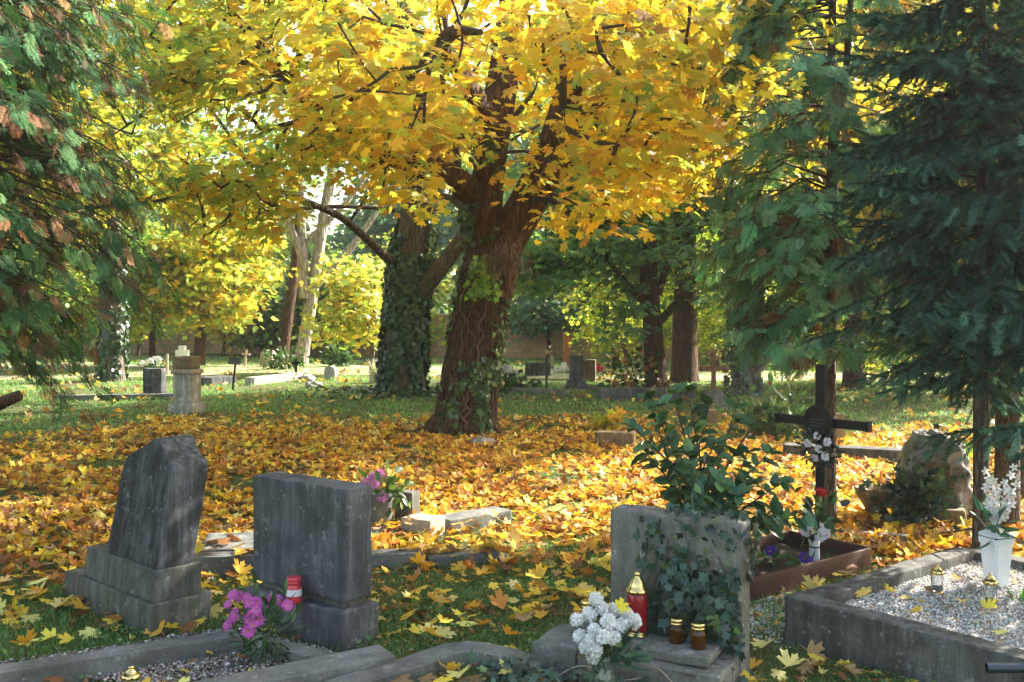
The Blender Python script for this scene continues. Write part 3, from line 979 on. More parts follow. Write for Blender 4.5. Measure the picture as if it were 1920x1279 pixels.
xb, yb = P(1553, 700, 7.4)[0], 7.4
tj = thuja('thuja_tree', 'slender open thuja with one straight thin trunk standing behind the black cross', xb, yb, 1.35, 4.6, .92, 165, .055, .16, .185, .42,
      profile=lambda z: np.interp(z, [1.3, 1.8, 2.2, 3.2, 4.6], [.5, .8, 1.0, 1.0, .5]), per_branch=24, pal=[(0.12, 0.25, 0.13), (0.095, 0.205, 0.115), (0.16, 0.30, 0.16), (0.22, 0.35, 0.17)], seed=5,
      azim=lambda: math.pi + rng.normal(0, .75) if rng.random() < .62 else rng.uniform(0, 6.28),
      stems=[([(xb - .01, yb, -.1), (xb, yb, .8), (xb + .01, yb, 1.6), (xb + .03, yb, 2.6), (xb + .05, yb, 2.95)], [.07, .055, .05, .045, .04]),
             ([(xb + .05, yb, 2.9), (xb + .02, yb, 3.3), (xb + .03, yb, 3.9), (xb, yb, 4.9)], [.035, .03, .025, .006]),
             ([(xb + .05, yb, 2.9), (xb + .12, yb, 3.25), (xb + .18, yb + .05, 3.9), (xb + .2, yb, 4.9)], [.03, .028, .022, .006])])


def spruce(name, label, x, y, z0, z1, rad, nb, trunk_r, seed=0, profile=None, group=None, droop=.35, tl=.105, pal=None, density=1.0):
    r = thing(name, label, 'tree', (x, y, 0), 0, group)
    s = Soup()
    limb(s, [(x, y, -.1), (x + .01, y, .4), (x + .015, y, z1 * .4), (x + .02, y, z1)], [trunk_r * 1.2, trunk_r, trunk_r * .85, trunk_r * .15], 14, 9, .05, seed)
    # dead stubs on the bare lower trunk
    for k in range(16):
        z = rng.uniform(.25, z0 + .3); a = rng.uniform(0, 6.28)
        q = np.array((x, y, z)); d = np.array((math.cos(a), math.sin(a), rng.uniform(-.4, .1)))
        segs(s, [q], [q + d * rng.uniform(.08, .3)], .008, .003, np.array((.1, .08, .06)), 5)
    s.build('trunk', M['bark_conifer'], r, True, True)
    f = Soup(); w = Wood(f)
    pal = pal or [(0.05, 0.11, 0.085), (0.07, 0.15, 0.115), (0.038, 0.085, 0.068), (0.13, 0.24, 0.185)]
    for k in range(nb):
        z = z0 + (z1 - z0) * ((k + rng.random()) / nb)
        a = k * 2.39996 + rng.normal(0, .25)
        L = rad * profile(z) * rng.uniform(.75, 1.08)
        dirv = np.array((math.cos(a), math.sin(a), 0))
        m = 9
        tt = np.linspace(0, 1, m)[:, None]
        pts = np.array((x, y, z)) + dirv * L * tt + np.array((0, 0, 1)) * L * (rng.uniform(.0, .3) * tt - droop * rng.uniform(.5, 1.35) * tt ** 1.6 + .16 * tt ** 4) + np.cumsum(rng.normal(0, .02, (m, 3)), 0)
        rr = np.linspace(.004 + .005 * L, .002, m)
        segs(w, pts[:-1], pts[1:], rr[:-1], rr[1:], np.array((0.075, 0.055, 0.042)), 4)
        nt = int(L * 40 * density)
        P0, Y0, TT = [pts[-1]], [unit(pts[-1] - pts[-2])], [1.0]
        for j in range(nt):
            t_ = .18 + .8 * (j + rng.random()) / nt
            ip = t_ * (m - 1); i = min(int(ip), m - 2); q = pts[i] + (pts[i + 1] - pts[i]) * (ip - i)
            tg_ = unit(pts[i + 1] - pts[i]); sd = unit(np.cross(tg_, (0, 0, 1))) * (1 if j % 2 else -1)
            yd = unit(tg_ * .55 + sd * .8 + np.array((0, 0, -.55)) + rng.normal(0, .2, 3))
            ln = (.12 + .30 * (1 - t_)) * rng.uniform(.5, 1.2) * min(1.1, L)
            pos = q
            nseg = max(1, int(round(ln / tl)))
            for u_ in range(nseg):
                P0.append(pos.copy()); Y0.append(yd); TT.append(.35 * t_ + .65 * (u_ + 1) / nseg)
                pos = pos + yd * tl * .92
                if u_ + 1 < nseg and rng.random() < .5:
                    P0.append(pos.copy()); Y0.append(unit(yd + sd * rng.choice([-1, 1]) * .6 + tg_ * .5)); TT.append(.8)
                yd = unit(yd + np.array((0, 0, -.22)) + rng.normal(0, .09, 3))
            segs(w, [q], [pos], .003, .0015, np.array((0.09, 0.065, 0.045)), 3)
        # foliage along the branch itself
        for t_ in np.arange(.22, 1, .055 / max(L, .3)):
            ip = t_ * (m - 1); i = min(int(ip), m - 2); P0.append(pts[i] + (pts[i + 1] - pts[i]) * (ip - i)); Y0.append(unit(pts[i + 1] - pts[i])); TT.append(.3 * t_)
        P0, Y0 = np.array(P0), np.array(Y0); n = len(P0)
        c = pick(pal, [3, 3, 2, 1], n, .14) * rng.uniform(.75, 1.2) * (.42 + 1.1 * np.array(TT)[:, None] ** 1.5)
        g = rng.integers(0, 2, n)
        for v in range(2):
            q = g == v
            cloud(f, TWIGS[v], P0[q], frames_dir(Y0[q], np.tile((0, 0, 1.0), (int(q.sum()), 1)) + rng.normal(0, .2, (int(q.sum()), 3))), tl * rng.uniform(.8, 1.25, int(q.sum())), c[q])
    f.build('crown', [M['conifer'], M['wood']], r)
    return r


xs = G(1836, 1088)
spruce('spruce_tree', 'dark blue-green spruce whose bare reddish trunk rises from the white gravel grave', xs[0], xs[1], 1.2, 4.3, .95, 150, .047, 2,
       lambda z: np.interp(z, [1.2, 1.7, 2.4, 3.2, 4.3], [.55, .9, 1.0, .8, .35]), droop=.5, tl=.10)
spruce('spruce_tree', 'taller dark spruce standing behind the white flower urn, trunk in deep shade', P(1886, 800, 7.3)[0], 7.3, .95, 6.2, 1.02, 105, .085, 8,
       lambda z: np.interp(z, [.9, 1.6, 2.6, 4.0, 6.2], [.7, .95, 1.0, .75, .25]), droop=.42, tl=.12,
       pal=[(0.036, 0.08, 0.062), (0.048, 0.105, 0.08), (0.028, 0.062, 0.05), (0.08, 0.155, 0.12)])
spruce('spruce_tree', 'dark spruce whose boughs reach in from the right edge above the urn', 3.45, 5.2, .75, 5.2, 1.35, 90, .08, 12,
       lambda z: np.interp(z, [.7, 1.4, 2.4, 3.6, 5.2], [.65, .95, 1.0, .75, .25]), droop=.45, tl=.12, density=.8)
# ================================================================== background trees
WD = [1, 1, 1, 1]
bg_tree('ivy_clad_tree', 'ivy-clad trunk beneath the cypress at the left meadow edge', *G(212, 714)[:2], 8, .23, (0, 0, 5.4), (2.2, 2.2, 2.6), 3.2, 60, 60, .13, GREEN, WD, bark='bark_grey', seed=21)
x_, y_ = G(212, 714)[:2]
iv = thing('ivy_vine', 'pale-edged ivy on the slim trunk under the left cypress', 'ivy', (x_, y_, 0))
s = Soup(); ivy_on(s, [(x_, y_, -.1), (x_, y_, .3), (x_, y_, 3.6)], [.33, .26, .18], 1500, .10, 0, 2.9, .1); s.build('leaves', M['ivy_leaf'], iv)

x_, y_ = G(563, 684)[:2]
bg_tree('pale_forked_tree', 'pale sunlit forked tree with bare limbs beyond the meadow', x_, y_, 13, .185, (-.2, 0, 9.8), (4.2, 3, 3.2), 7.2, 26, 46, .14, PALEY, WD, bark='bark_pale', lean=(1.5, .3), seed=22,
        forks=[((.1, 0, 2.0), (2.4, -.2, 4.6), .15), ((.12, 0, 1.9), (-.1, .3, 6.5), .17), ((.25, .1, 3.6), (2.6, .3, 6.6), .1), ((.2, 0, 2.7), (-.9, 0, 6.2), .13), ((.3, .1, 4.4), (-1.8, .2, 7.2), .09)], clump=.8)
bg_tree('dark_slim_tree', 'slim dark ivy-covered trunk just left of the pale forked tree', *G(527, 682)[:2], 9, .17, (0, 0, 6.6), (2, 2, 2.4), 4.6, 40, 55, .15, GREEN, WD, lean=(.6, .3), seed=23)
x_, y_ = G(1232, 728)[:2]
bg_tree('dark_maple', 'dark green low-spreading maple with black trunk right of the meadow', x_, y_, 7.5, .21, (-.55, 0, 3.5), (3.0, 2.6, 2.5), 1.25, 170, 60, .12, [(0.12, 0.24, 0.13), (0.09, 0.19, 0.115), (0.17, 0.30, 0.11), (0.28, 0.40, 0.10)], [3, 3, 2, 1.2], proto=MAPLE_LITE, seed=24,
        forks=[((0, 0, 1.3), (1.3, 0, 3.0), .09), ((0, 0, 1.5), (-1.3, -.3, 3.0), .09), ((.02, 0, 1.9), (.7, .3, 4.4), .08)], rz=.16, rxy=.6, tilt=.35, clump=.7)
bg_tree('thick_dark_tree', 'stout dark trunk close behind the black-trunked maple', *G(1283, 716)[:2], 9, .27, (1.2, .5, 4.6), (3.0, 2.6, 3.2), 1.7, 150, 60, .13, LIME, [2, 3, 1, 2], seed=25, clump=.7)
x_, y_ = G(1398, 744)[:2]
bg_tree('ivy_clad_tree', 'ivy-clad trunk among the thuja boughs behind the laurel', x_, y_, 8, .25, (.2, 1, 5.6), (2.6, 2.2, 2.8), 3.0, 70, 60, .13, GREEN, WD, bark='bark_grey', seed=26, lean=(-.1, 0))
iv = thing('ivy_vine', 'silvery ivy hugging the trunk behind the laurel shrub', 'ivy', (x_, y_, 0))
s = Soup(); ivy_on(s, [(x_, y_, -.1), (x_, y_, .3), (x_ - .05, y_, 4.0)], [.36, .28, .2], 2000, .09, 0, 3.6, .1, [(0.04, 0.075, 0.05), (0.06, 0.10, 0.07), (0.09, 0.13, 0.10)]); s.build('leaves', M['ivy_leaf'], iv)

GM = 'small trees and bushes at the meadow edge'
bg_tree('small_maple', 'small pale yellow-green tree leaning left of the ivy-wrapped trunk', *G(694, 700)[:2], 3.2, .05, (-.3, 0, 1.75), (1.05, .9, 1.15), .7, 45, 45, .12, LIME + PALEY, [3, 2, 3, 1, 2, 2, 2, 1], proto=MAPLE_LITE, seed=31, group=GM, bark='bark_grey')
bg_tree('yellow_maple', 'drooping yellow maple whose low boughs hang over the white cross', *G(372, 686)[:2], 6.5, .16, (.2, -.6, 3.3), (2.0, 2.0, 2.4), 1.1, 130, 55, .14, YEL, YWL, proto=MAPLE_LITE, seed=32, group=GM, mat='leaf_yellow')
bg_tree('lime_bush', 'bright lime-green bushy tree between cypress and yellow maple', *G(285, 688)[:2], 5.0, .09, (0, 0, 2.5), (1.7, 1.5, 2.2), .7, 110, 55, .13, LIME, [3, 2, 2, 1], seed=33, group=GM)
bg_tree('lime_bush', 'sunny lime bush hanging low right of the orange brick pillar', *G(1152, 694)[:2], 3.6, .06, (0, 0, 1.9), (1.3, 1.2, 1.6), .45, 60, 50, .12, LIME, [3, 2, 3, 1], seed=34, group=GM)
bg_tree('lime_bush', 'glowing lime-green bush seen between thick trunk and ivy-clad trunk', *G(1345, 694)[:2], 4.6, .08, (0, 0, 2.4), (1.6, 1.5, 2.1), .5, 100, 55, .12, LIME, [3, 3, 2, 1], seed=35, group=GM)
bg_tree('lime_bush', 'yellow-green bush glowing behind the black cross', *G(1620, 720)[:2], 4.6, .08, (0, 0, 2.2), (2.0, 1.5, 2.1), .4, 120, 55, .12, LIME, [3, 2, 3, 1], seed=36, group=GM)
bg_tree('lime_bush', 'dull green bush in shade behind the rock gravestone', *G(1800, 742)[:2], 3.4, .08, (0, 0, 1.7), (1.8, 1.3, 1.6), .3, 90, 55, .12, GREEN, WD, seed=37, group=GM)
bg_tree('lime_bush', 'green bush half hidden by the cypress at the far left', *G(60, 700)[:2], 4.2, .08, (0, 0, 2.2), (2.2, 1.5, 2.0), .5, 100, 55, .13, GREEN + LIME, [1, 1, 1, 1, 1, 1, 1, 0], seed=38, group=GM)

GY = 'tall yellow trees behind the conifers'
bg_tree('yellow_maple', 'tall bright yellow maple glowing behind the thuja', P(1600, 600, 20)[0], 20.0, 11, .18, (-.3, 0, 5.6), (3.6, 2.8, 3.6), 2.0, 210, 60, .15, YEL, [6, 3, 3, .6, .6, 2], proto=MAPLE_LITE, seed=41, group=GY, mat='leaf_yellow')
bg_tree('yellow_maple', 'tall yellow maple glimpsed through the dark spruce', P(1880, 600, 19)[0], 19.0, 11, .2, (-.2, 0, 5.6), (3.2, 2.8, 3.6), 2.0, 190, 60, .15, YEL, [5, 3, 3, .6, 1, 2], proto=MAPLE_LITE, seed=42, group=GY, mat='leaf_yellow')
bg_tree('yellow_maple', 'yellow maple behind the left cypress', P(-190, 600, 15)[0], 15.0, 10, .2, (1.0, 0, 5.6), (2.6, 2.4, 3.2), 2.6, 120, 60, .15, YEL, YWL, proto=MAPLE_LITE, seed=43, group=GY, mat='leaf_yellow')

GF = 'tall trees along the far wall'
FAR = [(-19, 43, 13, PALEY, 'yellowing tree at the far left end of the tree belt'), (-14.5, 47, 7, BLUEG, 'dark green tree behind the lime-green bush'),
       (-10.8, 42, 6.5, LIME, 'lime-green tree behind the drooping yellow maple'), (-7.6, 50, 6.5, BLUEG, 'hazy blue-green tree left of the pale forked tree'),
       (-4.2, 44, 12, BLUEG, 'bluish dark tree between the pale forked tree and ivy-wrapped trunk'), (-1.0, 48, 15, LIME, 'pale lime tree showing between the two great trunks'),
       (2.6, 42, 13, BLUEG, 'dark tree right of the leaning maple trunk'), (6.0, 46, 14, GREEN, 'green tree above the orange brick pillar'),
       (9.6, 40, 12, LIME, 'sunlit lime tree behind the stout dark trunk'), (13.5, 43, 14, GREEN, 'green tree right of the ivy-clad trunk behind the laurel'),
       (17.5, 40, 13, PALEY, 'pale yellow tree far behind the thuja'), (22, 41, 14, LIME, 'lime tree far behind the spruce'), (27, 44, 14, BLUEG, 'dark tree at the far right end of the belt'), (-24.5, 45, 14, GREEN, 'green tree at the very left of the belt')]
for k, (x_, y_, h_, pal, lab) in enumerate(FAR):
    bg_tree('belt_tree', lab, x_, y_, h_, .25, (0, 0, h_ * .52), (2.9, 2.6, h_ * .47), .9, 150, 60, .25, pal, WD, seed=50 + k, group=GF, rxy=.95, rz=.55, clump=.75, tilt=.7)
GB = 'bushes along the foot of the wall'
for k, (x_, y_, h_, pal, lab) in enumerate(((-16.5, 36.0, 3.6, LIME, 'bright lime bush at the wall left of the yellow maple'), (-13.0, 35.5, 3.2, LIME, 'sunny yellow-green bush at the wall behind the white cross'), (-9.9, 35.0, 3.6, PALEY, 'yellowing bush at the wall behind the rounded sandstone gravestone'),
        (-8.3, 34.2, 3.0, GREEN, 'blue-green bush at the wall just left of the pale forked tree'), (-5.9, 34.6, 3.6, GREEN, 'large dusky blue-green bush at the wall right of the pale forked tree'), (-3.6, 34.0, 3.8, LIME, 'lime bush at the wall behind the ivy-wrapped trunk'),
        (1.2, 33.0, 4.0, BLUEG, 'dusky bush overhanging the wall right of the leaning maple'), (3.6, 32.0, 3.4, GREEN, 'green bush overhanging the wall above the slim dark cross'), (6.3, 30.6, 3.6, LIME, 'lime bush at the wall behind the black-trunked maple'), (9.5, 29.5, 3.6, LIME, 'glowing lime bush at the wall right of the dark trunks'), (12.8, 28.5, 3.4, GREEN, 'green bush at the wall behind the thuja'))):
    lo = .9 if k in (4, 6, 7, 8) else .35
    bg_tree('wall_bush', lab, x_, y_ - .3, h_, .06, (0, 0, h_ * .55), (1.6, 1.0, h_ * .48), lo, 70, 50, .17, pal, WD, seed=80 + k, group=GB, rxy=.5, rz=.35, clump=.5, tilt=.7)
# a far-off wood closes the view beyond the belt
s = Soup(); n = 700
x_ = rng.uniform(-75, 75, n); y_ = 66 + rng.uniform(0, 14, n) + np.abs(x_) * -.1
ctr = np.column_stack([x_, y_, rng.uniform(0, 1, n) ** 1.2 * (10 + 3 * np.sin(x_ * .5) + 2 * np.sin(x_ * 1.3))])
_px = HX + ctr[:, 0] / ctr[:, 1] * F
ctr[(_px > 400) & (_px < 720), 2] *= .35
for pal, q in ((LIME, slice(0, 260)), (GREEN, slice(260, 480)), (BLUEG, slice(480, 700))):
    leaf_clusters(s, DIAMOND, ctr[q], 38, 2.0, 1.3, .55, pal, WD, 1.0, .8)
o = s.build('woodland', M['leaf_green']); tag(o, 'hazy far-off wood closing the view beyond the wall', 'woodland', kind='stuff')
# ================================================================== stone and small-object materials
M['stone_dark'] = stone_mat('dark_weathered_stone', (0.15, 0.15, 0.155), (0.055, 0.055, 0.059), .75, .12)
M['stone_plinth'] = stone_mat('mossy_plinth_stone', (0.17, 0.165, 0.15), (0.085, 0.085, 0.072), .5, .35)
M['stone_block'] = stone_mat('smooth_grey_stone', (0.155, 0.155, 0.16), (0.07, 0.07, 0.075), .45, .05)
M['concrete'] = stone_mat('old_concrete', (0.26, 0.25, 0.22), (0.13, 0.122, 0.105), .35, .25)
M['kerb'] = stone_mat('kerb_concrete', (0.20, 0.20, 0.195), (0.09, 0.09, 0.085), .3, .3, .45, False)
M['kerb_rough'] = stone_mat('rough_dark_kerb', (0.175, 0.17, 0.16), (0.065, 0.062, 0.058), .55, .2, .5)
M['stone_warm'] = stone_mat('warm_sandstone', (0.48, 0.41, 0.31), (0.30, 0.25, 0.18), .3, .2)
M['stone_pale'] = stone_mat('pale_limestone', (0.50, 0.47, 0.42), (0.28, 0.27, 0.24), .45, .25)
M['stone_brown'] = stone_mat('brown_stone', (0.28, 0.2, 0.12), (0.15, 0.11, 0.07), .4, .3)
M['white_paint'] = plain_mat('white_paint', (0.75, 0.75, 0.73), 0.6)
M['plastic_white'] = plain_mat('white_plastic', (0.72, 0.74, 0.76), 0.4, .4, 0, .08, 6)
M['black_iron'] = plain_mat('black_painted_metal', (0.007, 0.0075, 0.010), 0.5, .25, 0, .4, 20, .001)
M['dark_steel'] = plain_mat('dark_blue_steel', (0.05, 0.06, 0.08), 0.3, .5, .6, .3, 12)
M['rust_edge'] = plain_mat('brown_painted_edging', (0.075, 0.032, 0.025), 0.6, .3, 0, .4, 14, .001)
M['rusty'] = plain_mat('rusty_iron', (0.14, 0.08, 0.05), 0.9, .2, 0, .5, 20, .004)
M['gold'] = plain_mat('gold_lid_metal', (0.86, 0.62, 0.24), 0.25, .5, 1.0, .2, 60)
M['red_glass'] = glass_mat('red_lantern_glass', (0.55, 0.015, 0.03), .12, .45)
M['red_plastic'] = plain_mat('red_candle_plastic', (0.62, 0.05, 0.07), 0.35, .5, 0, .3, 25)
M['amber_glass'] = glass_mat('amber_glass', (0.80, 0.24, 0.02), .06, .92)
M['clear_glass'] = glass_mat('clear_glass', (0.92, 0.95, 0.95), .05, .85)
M['green_glass'] = glass_mat('greenish_glass', (0.6, 0.72, 0.6), .06, .8)
M['paper'] = plain_mat('label_paper', (0.78, 0.77, 0.76), 0.8)
M['wax'] = plain_mat('candle_wax', (0.8, 0.75, 0.6), 0.5)
M['earth'] = plain_mat('grave_earth', (0.045, 0.035, 0.03), 0.95, .1, 0, .6, 35, .01)
M['orange_brick'] = plain_mat('orange_brick', (0.36, 0.15, 0.085), 0.9, .2, 0, .45, 9, .01)
M['old_wood'] = plain_mat('weathered_wood', (0.42, 0.33, 0.24), 0.9, .2, 0, .5, 14, .004)


def stone(name, parent, mat, x0, x1, y0, y1, z0, z1, bevel=.008, amp=.004, seed=0., step=.035, taper=0., shear=(0, 0), chip=.0):
    bm = bmesh.new(); box(bm, x0, x1, y0, y1, z0, z1, taper)
    weather(bm, bevel, step, amp, seed, 9., chip)
    for v in bm.verts:
        v.co.x += shear[0] * (v.co.z - z0); v.co.y += shear[1] * (v.co.z - z0)
    return bm_obj(name, bm, M[mat], parent)


def yaw_of(a): return math.atan2(a[1], a[0])


# ================================================================== leaning gravestone on the left
g1 = thing('gravestone', 'leaning dark gravestone with pointed top on a two-stepped plinth', 'gravestone', (-1.76, 4.93, 0), R(-43))
bm = bmesh.new()
prism(bm, [(-.555, 0), (-.005, 0), (-.025, .485), (-.05, .515), (-.11, .53), (-.175, .575), (-.215, .612), (-.265, .625), (-.325, .60), (-.39, .565), (-.46, .54), (-.53, .50), (-.55, .46)], .04, .235)
weather(bm, .010, .026, .0035, 1.3, 8., .014)
for v in bm.verts:
    v.co.y += .17 * v.co.z; v.co.x += .06 * v.co.z; v.co.z += .318
bm_obj('headstone', bm, M['stone_dark'], g1)
stone('plinth', g1, 'stone_plinth', -.77, .012, .012, .27, .165, .322, .008, .005, 2.1, taper=.008, shear=(.04, .06))
stone('base', g1, 'stone_plinth', -.94, .02, -.015, .31, -.1, .168, .010, .006, 3.3, taper=-.004, shear=(.03, .02), chip=.03)

# ================================================================== rectangular gravestone
g2 = thing('gravestone', 'plain grey rectangular gravestone block on a low dark base, red candle at its foot', 'gravestone', (-.79, 4.70, 0), R(-37.6))
stone('headstone', g2, 'stone_block', -.69, -.012, .035, .205, .228, .757, .007, .0022, 5.0, .03)
stone('neck', g2, 'stone_plinth', -.65, -.05, .06, .185, .18, .235, .004, .003, 6.0)
stone('base', g2, 'stone_block', -.73, .0, .0, .245, -.08, .19, .012, .004, 7.0, chip=.02)

# ================================================================== concrete gravestone with ivy
g3 = thing('gravestone', 'concrete gravestone slab overgrown with ivy, candle ledge in front', 'gravestone', (.44, 4.56, 0), R(-28))
bm = bmesh.new()
prism(bm, [(0, -.1), (.60, -.1), (.603, .690), (.52, .703), (.3, .697), (.1, .708), (.0, .700)], 0, .135)
weather(bm, .012, .028, .006, 8.2, 8., .02)
bm_obj('headstone', bm, M['concrete'], g3)
stone('ledge', g3, 'concrete', .0, .525, -.245, -.008, .147, .186, .006, .004, 9.1)
stone('base', g3, 'concrete', -.02, .595, -.31, -.006, -.1, .146, .010, .006, 10.0, chip=.03)
stone('side_block', g3, 'kerb', -.245, -.03, -.30, .0, -.1, .158, .010, .006, 11.0, chip=.03)
a3 = R(-28)
ax3, ay3 = np.array((math.cos(a3), math.sin(a3), 0)), np.array((-math.sin(a3), math.cos(a3), 0))
o3 = np.array((.44, 4.56, 0))


def L3(x, y, z): return o3 + ax3 * x + ay3 * y + np.array((0, 0, 1)) * z


iv = thing('ivy_vine', 'dark ivy trailing over the concrete gravestone behind the candles', 'ivy', (.75, 4.35, 0))
s = Soup()
pts, nrm, sz = [], [], []
while len(pts) < 330:
    x, z = rng.uniform(.14, .60), rng.uniform(.10, .69)
    dens = .10 + .95 * math.exp(-((x - .42) / .16) ** 2 - ((z - .34) / .15) ** 2) + (.35 if z > .6 and x > .2 else 0) + (.18 if abs(x - .2) < .05 or abs(x - .34) < .035 else 0)
    dens *= .5 + max(0, noise.noise((x * 7, z * 7, 2.0)) + .45)
    if rng.random() < dens:
        pts.append(L3(x, -.012 - rng.random() ** 1.5 * .07, z)); nrm.append(-ay3 + rng.normal(0, .35, 3) + np.array((0, 0, .35)))
        sz.append((.045 if z < .5 else .032) * rng.uniform(.7, 1.35))
for k in range(150):   # over the top, down the right end and round the foot
    q = rng.random()
    if q < .38: p = L3(rng.uniform(.22, .6), rng.uniform(-.02, .13), .705 + rng.random() * .03); nn = np.array((0, 0, 1.0))
    elif q < .62: p = L3(.612 + rng.random() * .03, rng.uniform(0, .13), rng.uniform(.45, .68)); nn = ax3
    elif q < .8: p = L3(rng.uniform(.52, .62), -.02 - rng.random() * .07, rng.uniform(.17, .33)); nn = -ay3
    else: p = L3(rng.uniform(.5, .68), rng.uniform(-.3, -.05), rng.uniform(.02, .14)); nn = -ay3 + ax3 * .5
    pts.append(p); nrm.append(nn + rng.normal(0, .35, 3) + np.array((0, 0, .25))); sz.append(.034 * rng.uniform(.6, 1.3))
pts, nrm, sz = np.array(pts), np.array(nrm), np.array(sz)
cloud(s, IVY, pts, frames_dir(np.array((0, 0, -1.0)) + rng.normal(0, .45, pts.shape), nrm), sz,
      pick([(0.035, 0.07, 0.055), (0.05, 0.09, 0.07), (0.03, 0.055, 0.035), (0.09, 0.14, 0.05)], [4, 3, 3, 1], len(pts), .2))
s.build('leaves', M['ivy_leaf'], iv)
s = Soup()
for k in range(15):
    x = rng.uniform(.16, .55); z = rng.uniform(.02, .15); line = []
    while z < rng.uniform(.5, .72):
        line.append(L3(x, -.009, min(z, .69))); z += .06; x += rng.normal(0, .014)
    if len(line) > 3:
        p = catmull(line, 4); segs(s, p[:-1], p[1:], .0035, .003, pick([(.2, .17, .13), (.12, .10, .08)], [1, 1], 1)[0], 4)
for line in ([L3(.05, -.36, .10), L3(.16, -.34, .15), L3(.22, -.33, .125), L3(.34, -.34, .15), L3(.42, -.35, .1)], [L3(-.12, -.42, .03), L3(.02, -.40, .12), L3(.12, -.37, .11)],
             [L3(.1, -.46, .02), L3(.2, -.42, .09), L3(.3, -.40, .12)], [L3(-.2, -.4, .05), L3(-.1, -.43, .09), L3(.0, -.45, .03)]):
    p = catmull(line, 6); segs(s, p[:-1], p[1:], .004, .003, np.array((.30, .26, .2)), 5)
s.build('vines', M['wood'], iv)
iv = thing('ivy_vine', 'ivy runners spreading on the ground before the candle ledge', 'ivy', (.5, 4.1, 0))
s = Soup(); n = 420
pos = np.array([L3(rng.uniform(-.45, .6), -.34 - abs(rng.normal(0, .13)), .015 + rng.random() ** 2 * .1) for _ in range(n)])
cloud(s, IVY, pos, frames(rng.normal(0, .5, (n, 3)) + (-.1, -.4, 1), rng.uniform(0, 6.28, n)), .032 * rng.uniform(.6, 1.4, n),
      pick([(0.035, 0.075, 0.05), (0.05, 0.10, 0.055), (0.03, 0.055, 0.035), (0.09, 0.15, 0.05)], [4, 3, 3, 1], n, .2))
s.build('leaves', M['ivy_leaf'], iv)

# ================================================================== kerbs
def kerb_part(parent, pts, w, h, mat='kerb', seed=0., name='kerbstone', smooth=4, sink=.1):
    """low kerb swept along ground points (world), as a part of parent"""
    base = np.array(parent.location)
    p = np.array([(a, b, 0) for a, b in pts], float)
    if len(p) > 2: p = catmull(p, smooth)
    tn = unit(np.gradient(p, axis=0)); nn = np.column_stack([-tn[:, 1], tn[:, 0], 0 * tn[:, 0]])
    bm = bmesh.new(); rings = []
    for q, m in zip(p, nn):
        q = q - base
        rings.append([bm.verts.new(tuple(q + m * w / 2 + np.array((0, 0, -sink)))), bm.verts.new(tuple(q + m * w / 2 + np.array((0, 0, h)))),
                      bm.verts.new(tuple(q - m * w / 2 + np.array((0, 0, h)))), bm.verts.new(tuple(q - m * w / 2 + np.array((0, 0, -sink))))])
    for a, b in zip(rings, rings[1:]):
        for k in range(4): bm.faces.new((a[k], a[(k + 1) % 4], b[(k + 1) % 4], b[k]))
    bm.faces.new(rings[0]); bm.faces.new(rings[-1][::-1])
    bmesh.ops.recalc_face_normals(bm, faces=bm.faces[:])
    if len(p) == 2: weather(bm, .006, .04, .004, seed, 8., .012)
    else:
        es = [e for e in bm.edges if abs(e.verts[0].co.z - h) < 1e-5 and abs(e.verts[1].co.z - h) < 1e-5 and len(e.link_faces) == 2 and any(abs(f.normal.z) < .5 for f in e.link_faces)]
        bmesh.ops.bevel(bm, geom=es, offset=.007, segments=2, affect='EDGES', profile=.6)
        weather(bm, 0, .04, .0035, seed, 8., .012)
    return bm_obj(name, bm, M[mat], parent)


gl = thing('grave_border', 'low weathered concrete border of the gravel grave before the plain grey block', 'grave border', (-1.3, 4.6, 0))
kerb_part(gl, [G(-60, 1262, .1)[:2], G(452, 1184, .1)[:2]], .115, .1, seed=1)
kerb_part(gl, [G(462, 1192, .07)[:2], G(640, 1236, .07)[:2]], .10, .07, seed=2)
kerb_part(gl, [G(330, 1298, .1)[:2], G(726, 1219, .1)[:2]], .17, .1, seed=3)
gk = thing('grave_border', 'worn curved concrete border of the grassy grave in the bottom centre', 'grave border', (-.4, 4.6, 0))
kerb_part(gk, [G(520, 1320, .07)[:2], G(660, 1276, .07)[:2], G(770, 1243, .07)[:2], G(835, 1220, .07)[:2], G(885, 1213, .07)[:2], G(935, 1222, .07)[:2], G(1012, 1246, .07)[:2]], .14, .075, seed=4)
QUADS.append(np.array([G(-60, 1262)[:2], G(452, 1184)[:2], G(640, 1236)[:2], G(330, 1298)[:2]]))
gb = thing('grave_border', 'mossy stone border running behind the two dark gravestones', 'grave border', (-1, 6.3, 0))
kerb_part(gb, [G(340, 1081)[:2], G(560, 1070)[:2]], .14, .125, seed=5)
kerb_part(gb, [G(575, 1069)[:2], G(790, 1058)[:2]], .14, .09, seed=5.5)
kerb_part(gb, [G(800, 1059)[:2], G(950, 1046)[:2]], .12, .06, seed=5.9)
sl = thing('grave_slab', 'flat stone slab between leaning gravestone and grey block, strewn with leaves', 'grave slab', (-1.7, 6.25, 0), R(8))
stone('slab', sl, 'kerb', -.25, .75, .06, .55, -.05, .11, .012, .006, 6.5, .05)
gp = G(806, 1015)
sb = thing('stone_block', 'squared stone block with a sunny side behind the grey gravestone', 'stone block', gp, R(-28))
stone('block', sb, 'stone_warm', -.24, .0, .0, .2, -.05, .14, .008, .004, 7.7)
gp = G(835, 1000)
sb = thing('stone_slab', 'leaf-strewn pale stone slab lit by the sun beside the squared block', 'stone slab', (gp[0], gp[1], 0), R(40))
stone('slab', sb, 'kerb', 0, .58, -.05, .16, -.05, .10, .008, .004, 7.9)
gp = P(755, 985, 7.55)
sb = thing('stone_block', 'small upright stone block right of the pink flower pot', 'stone block', (gp[0], 7.55, 0), R(-25))
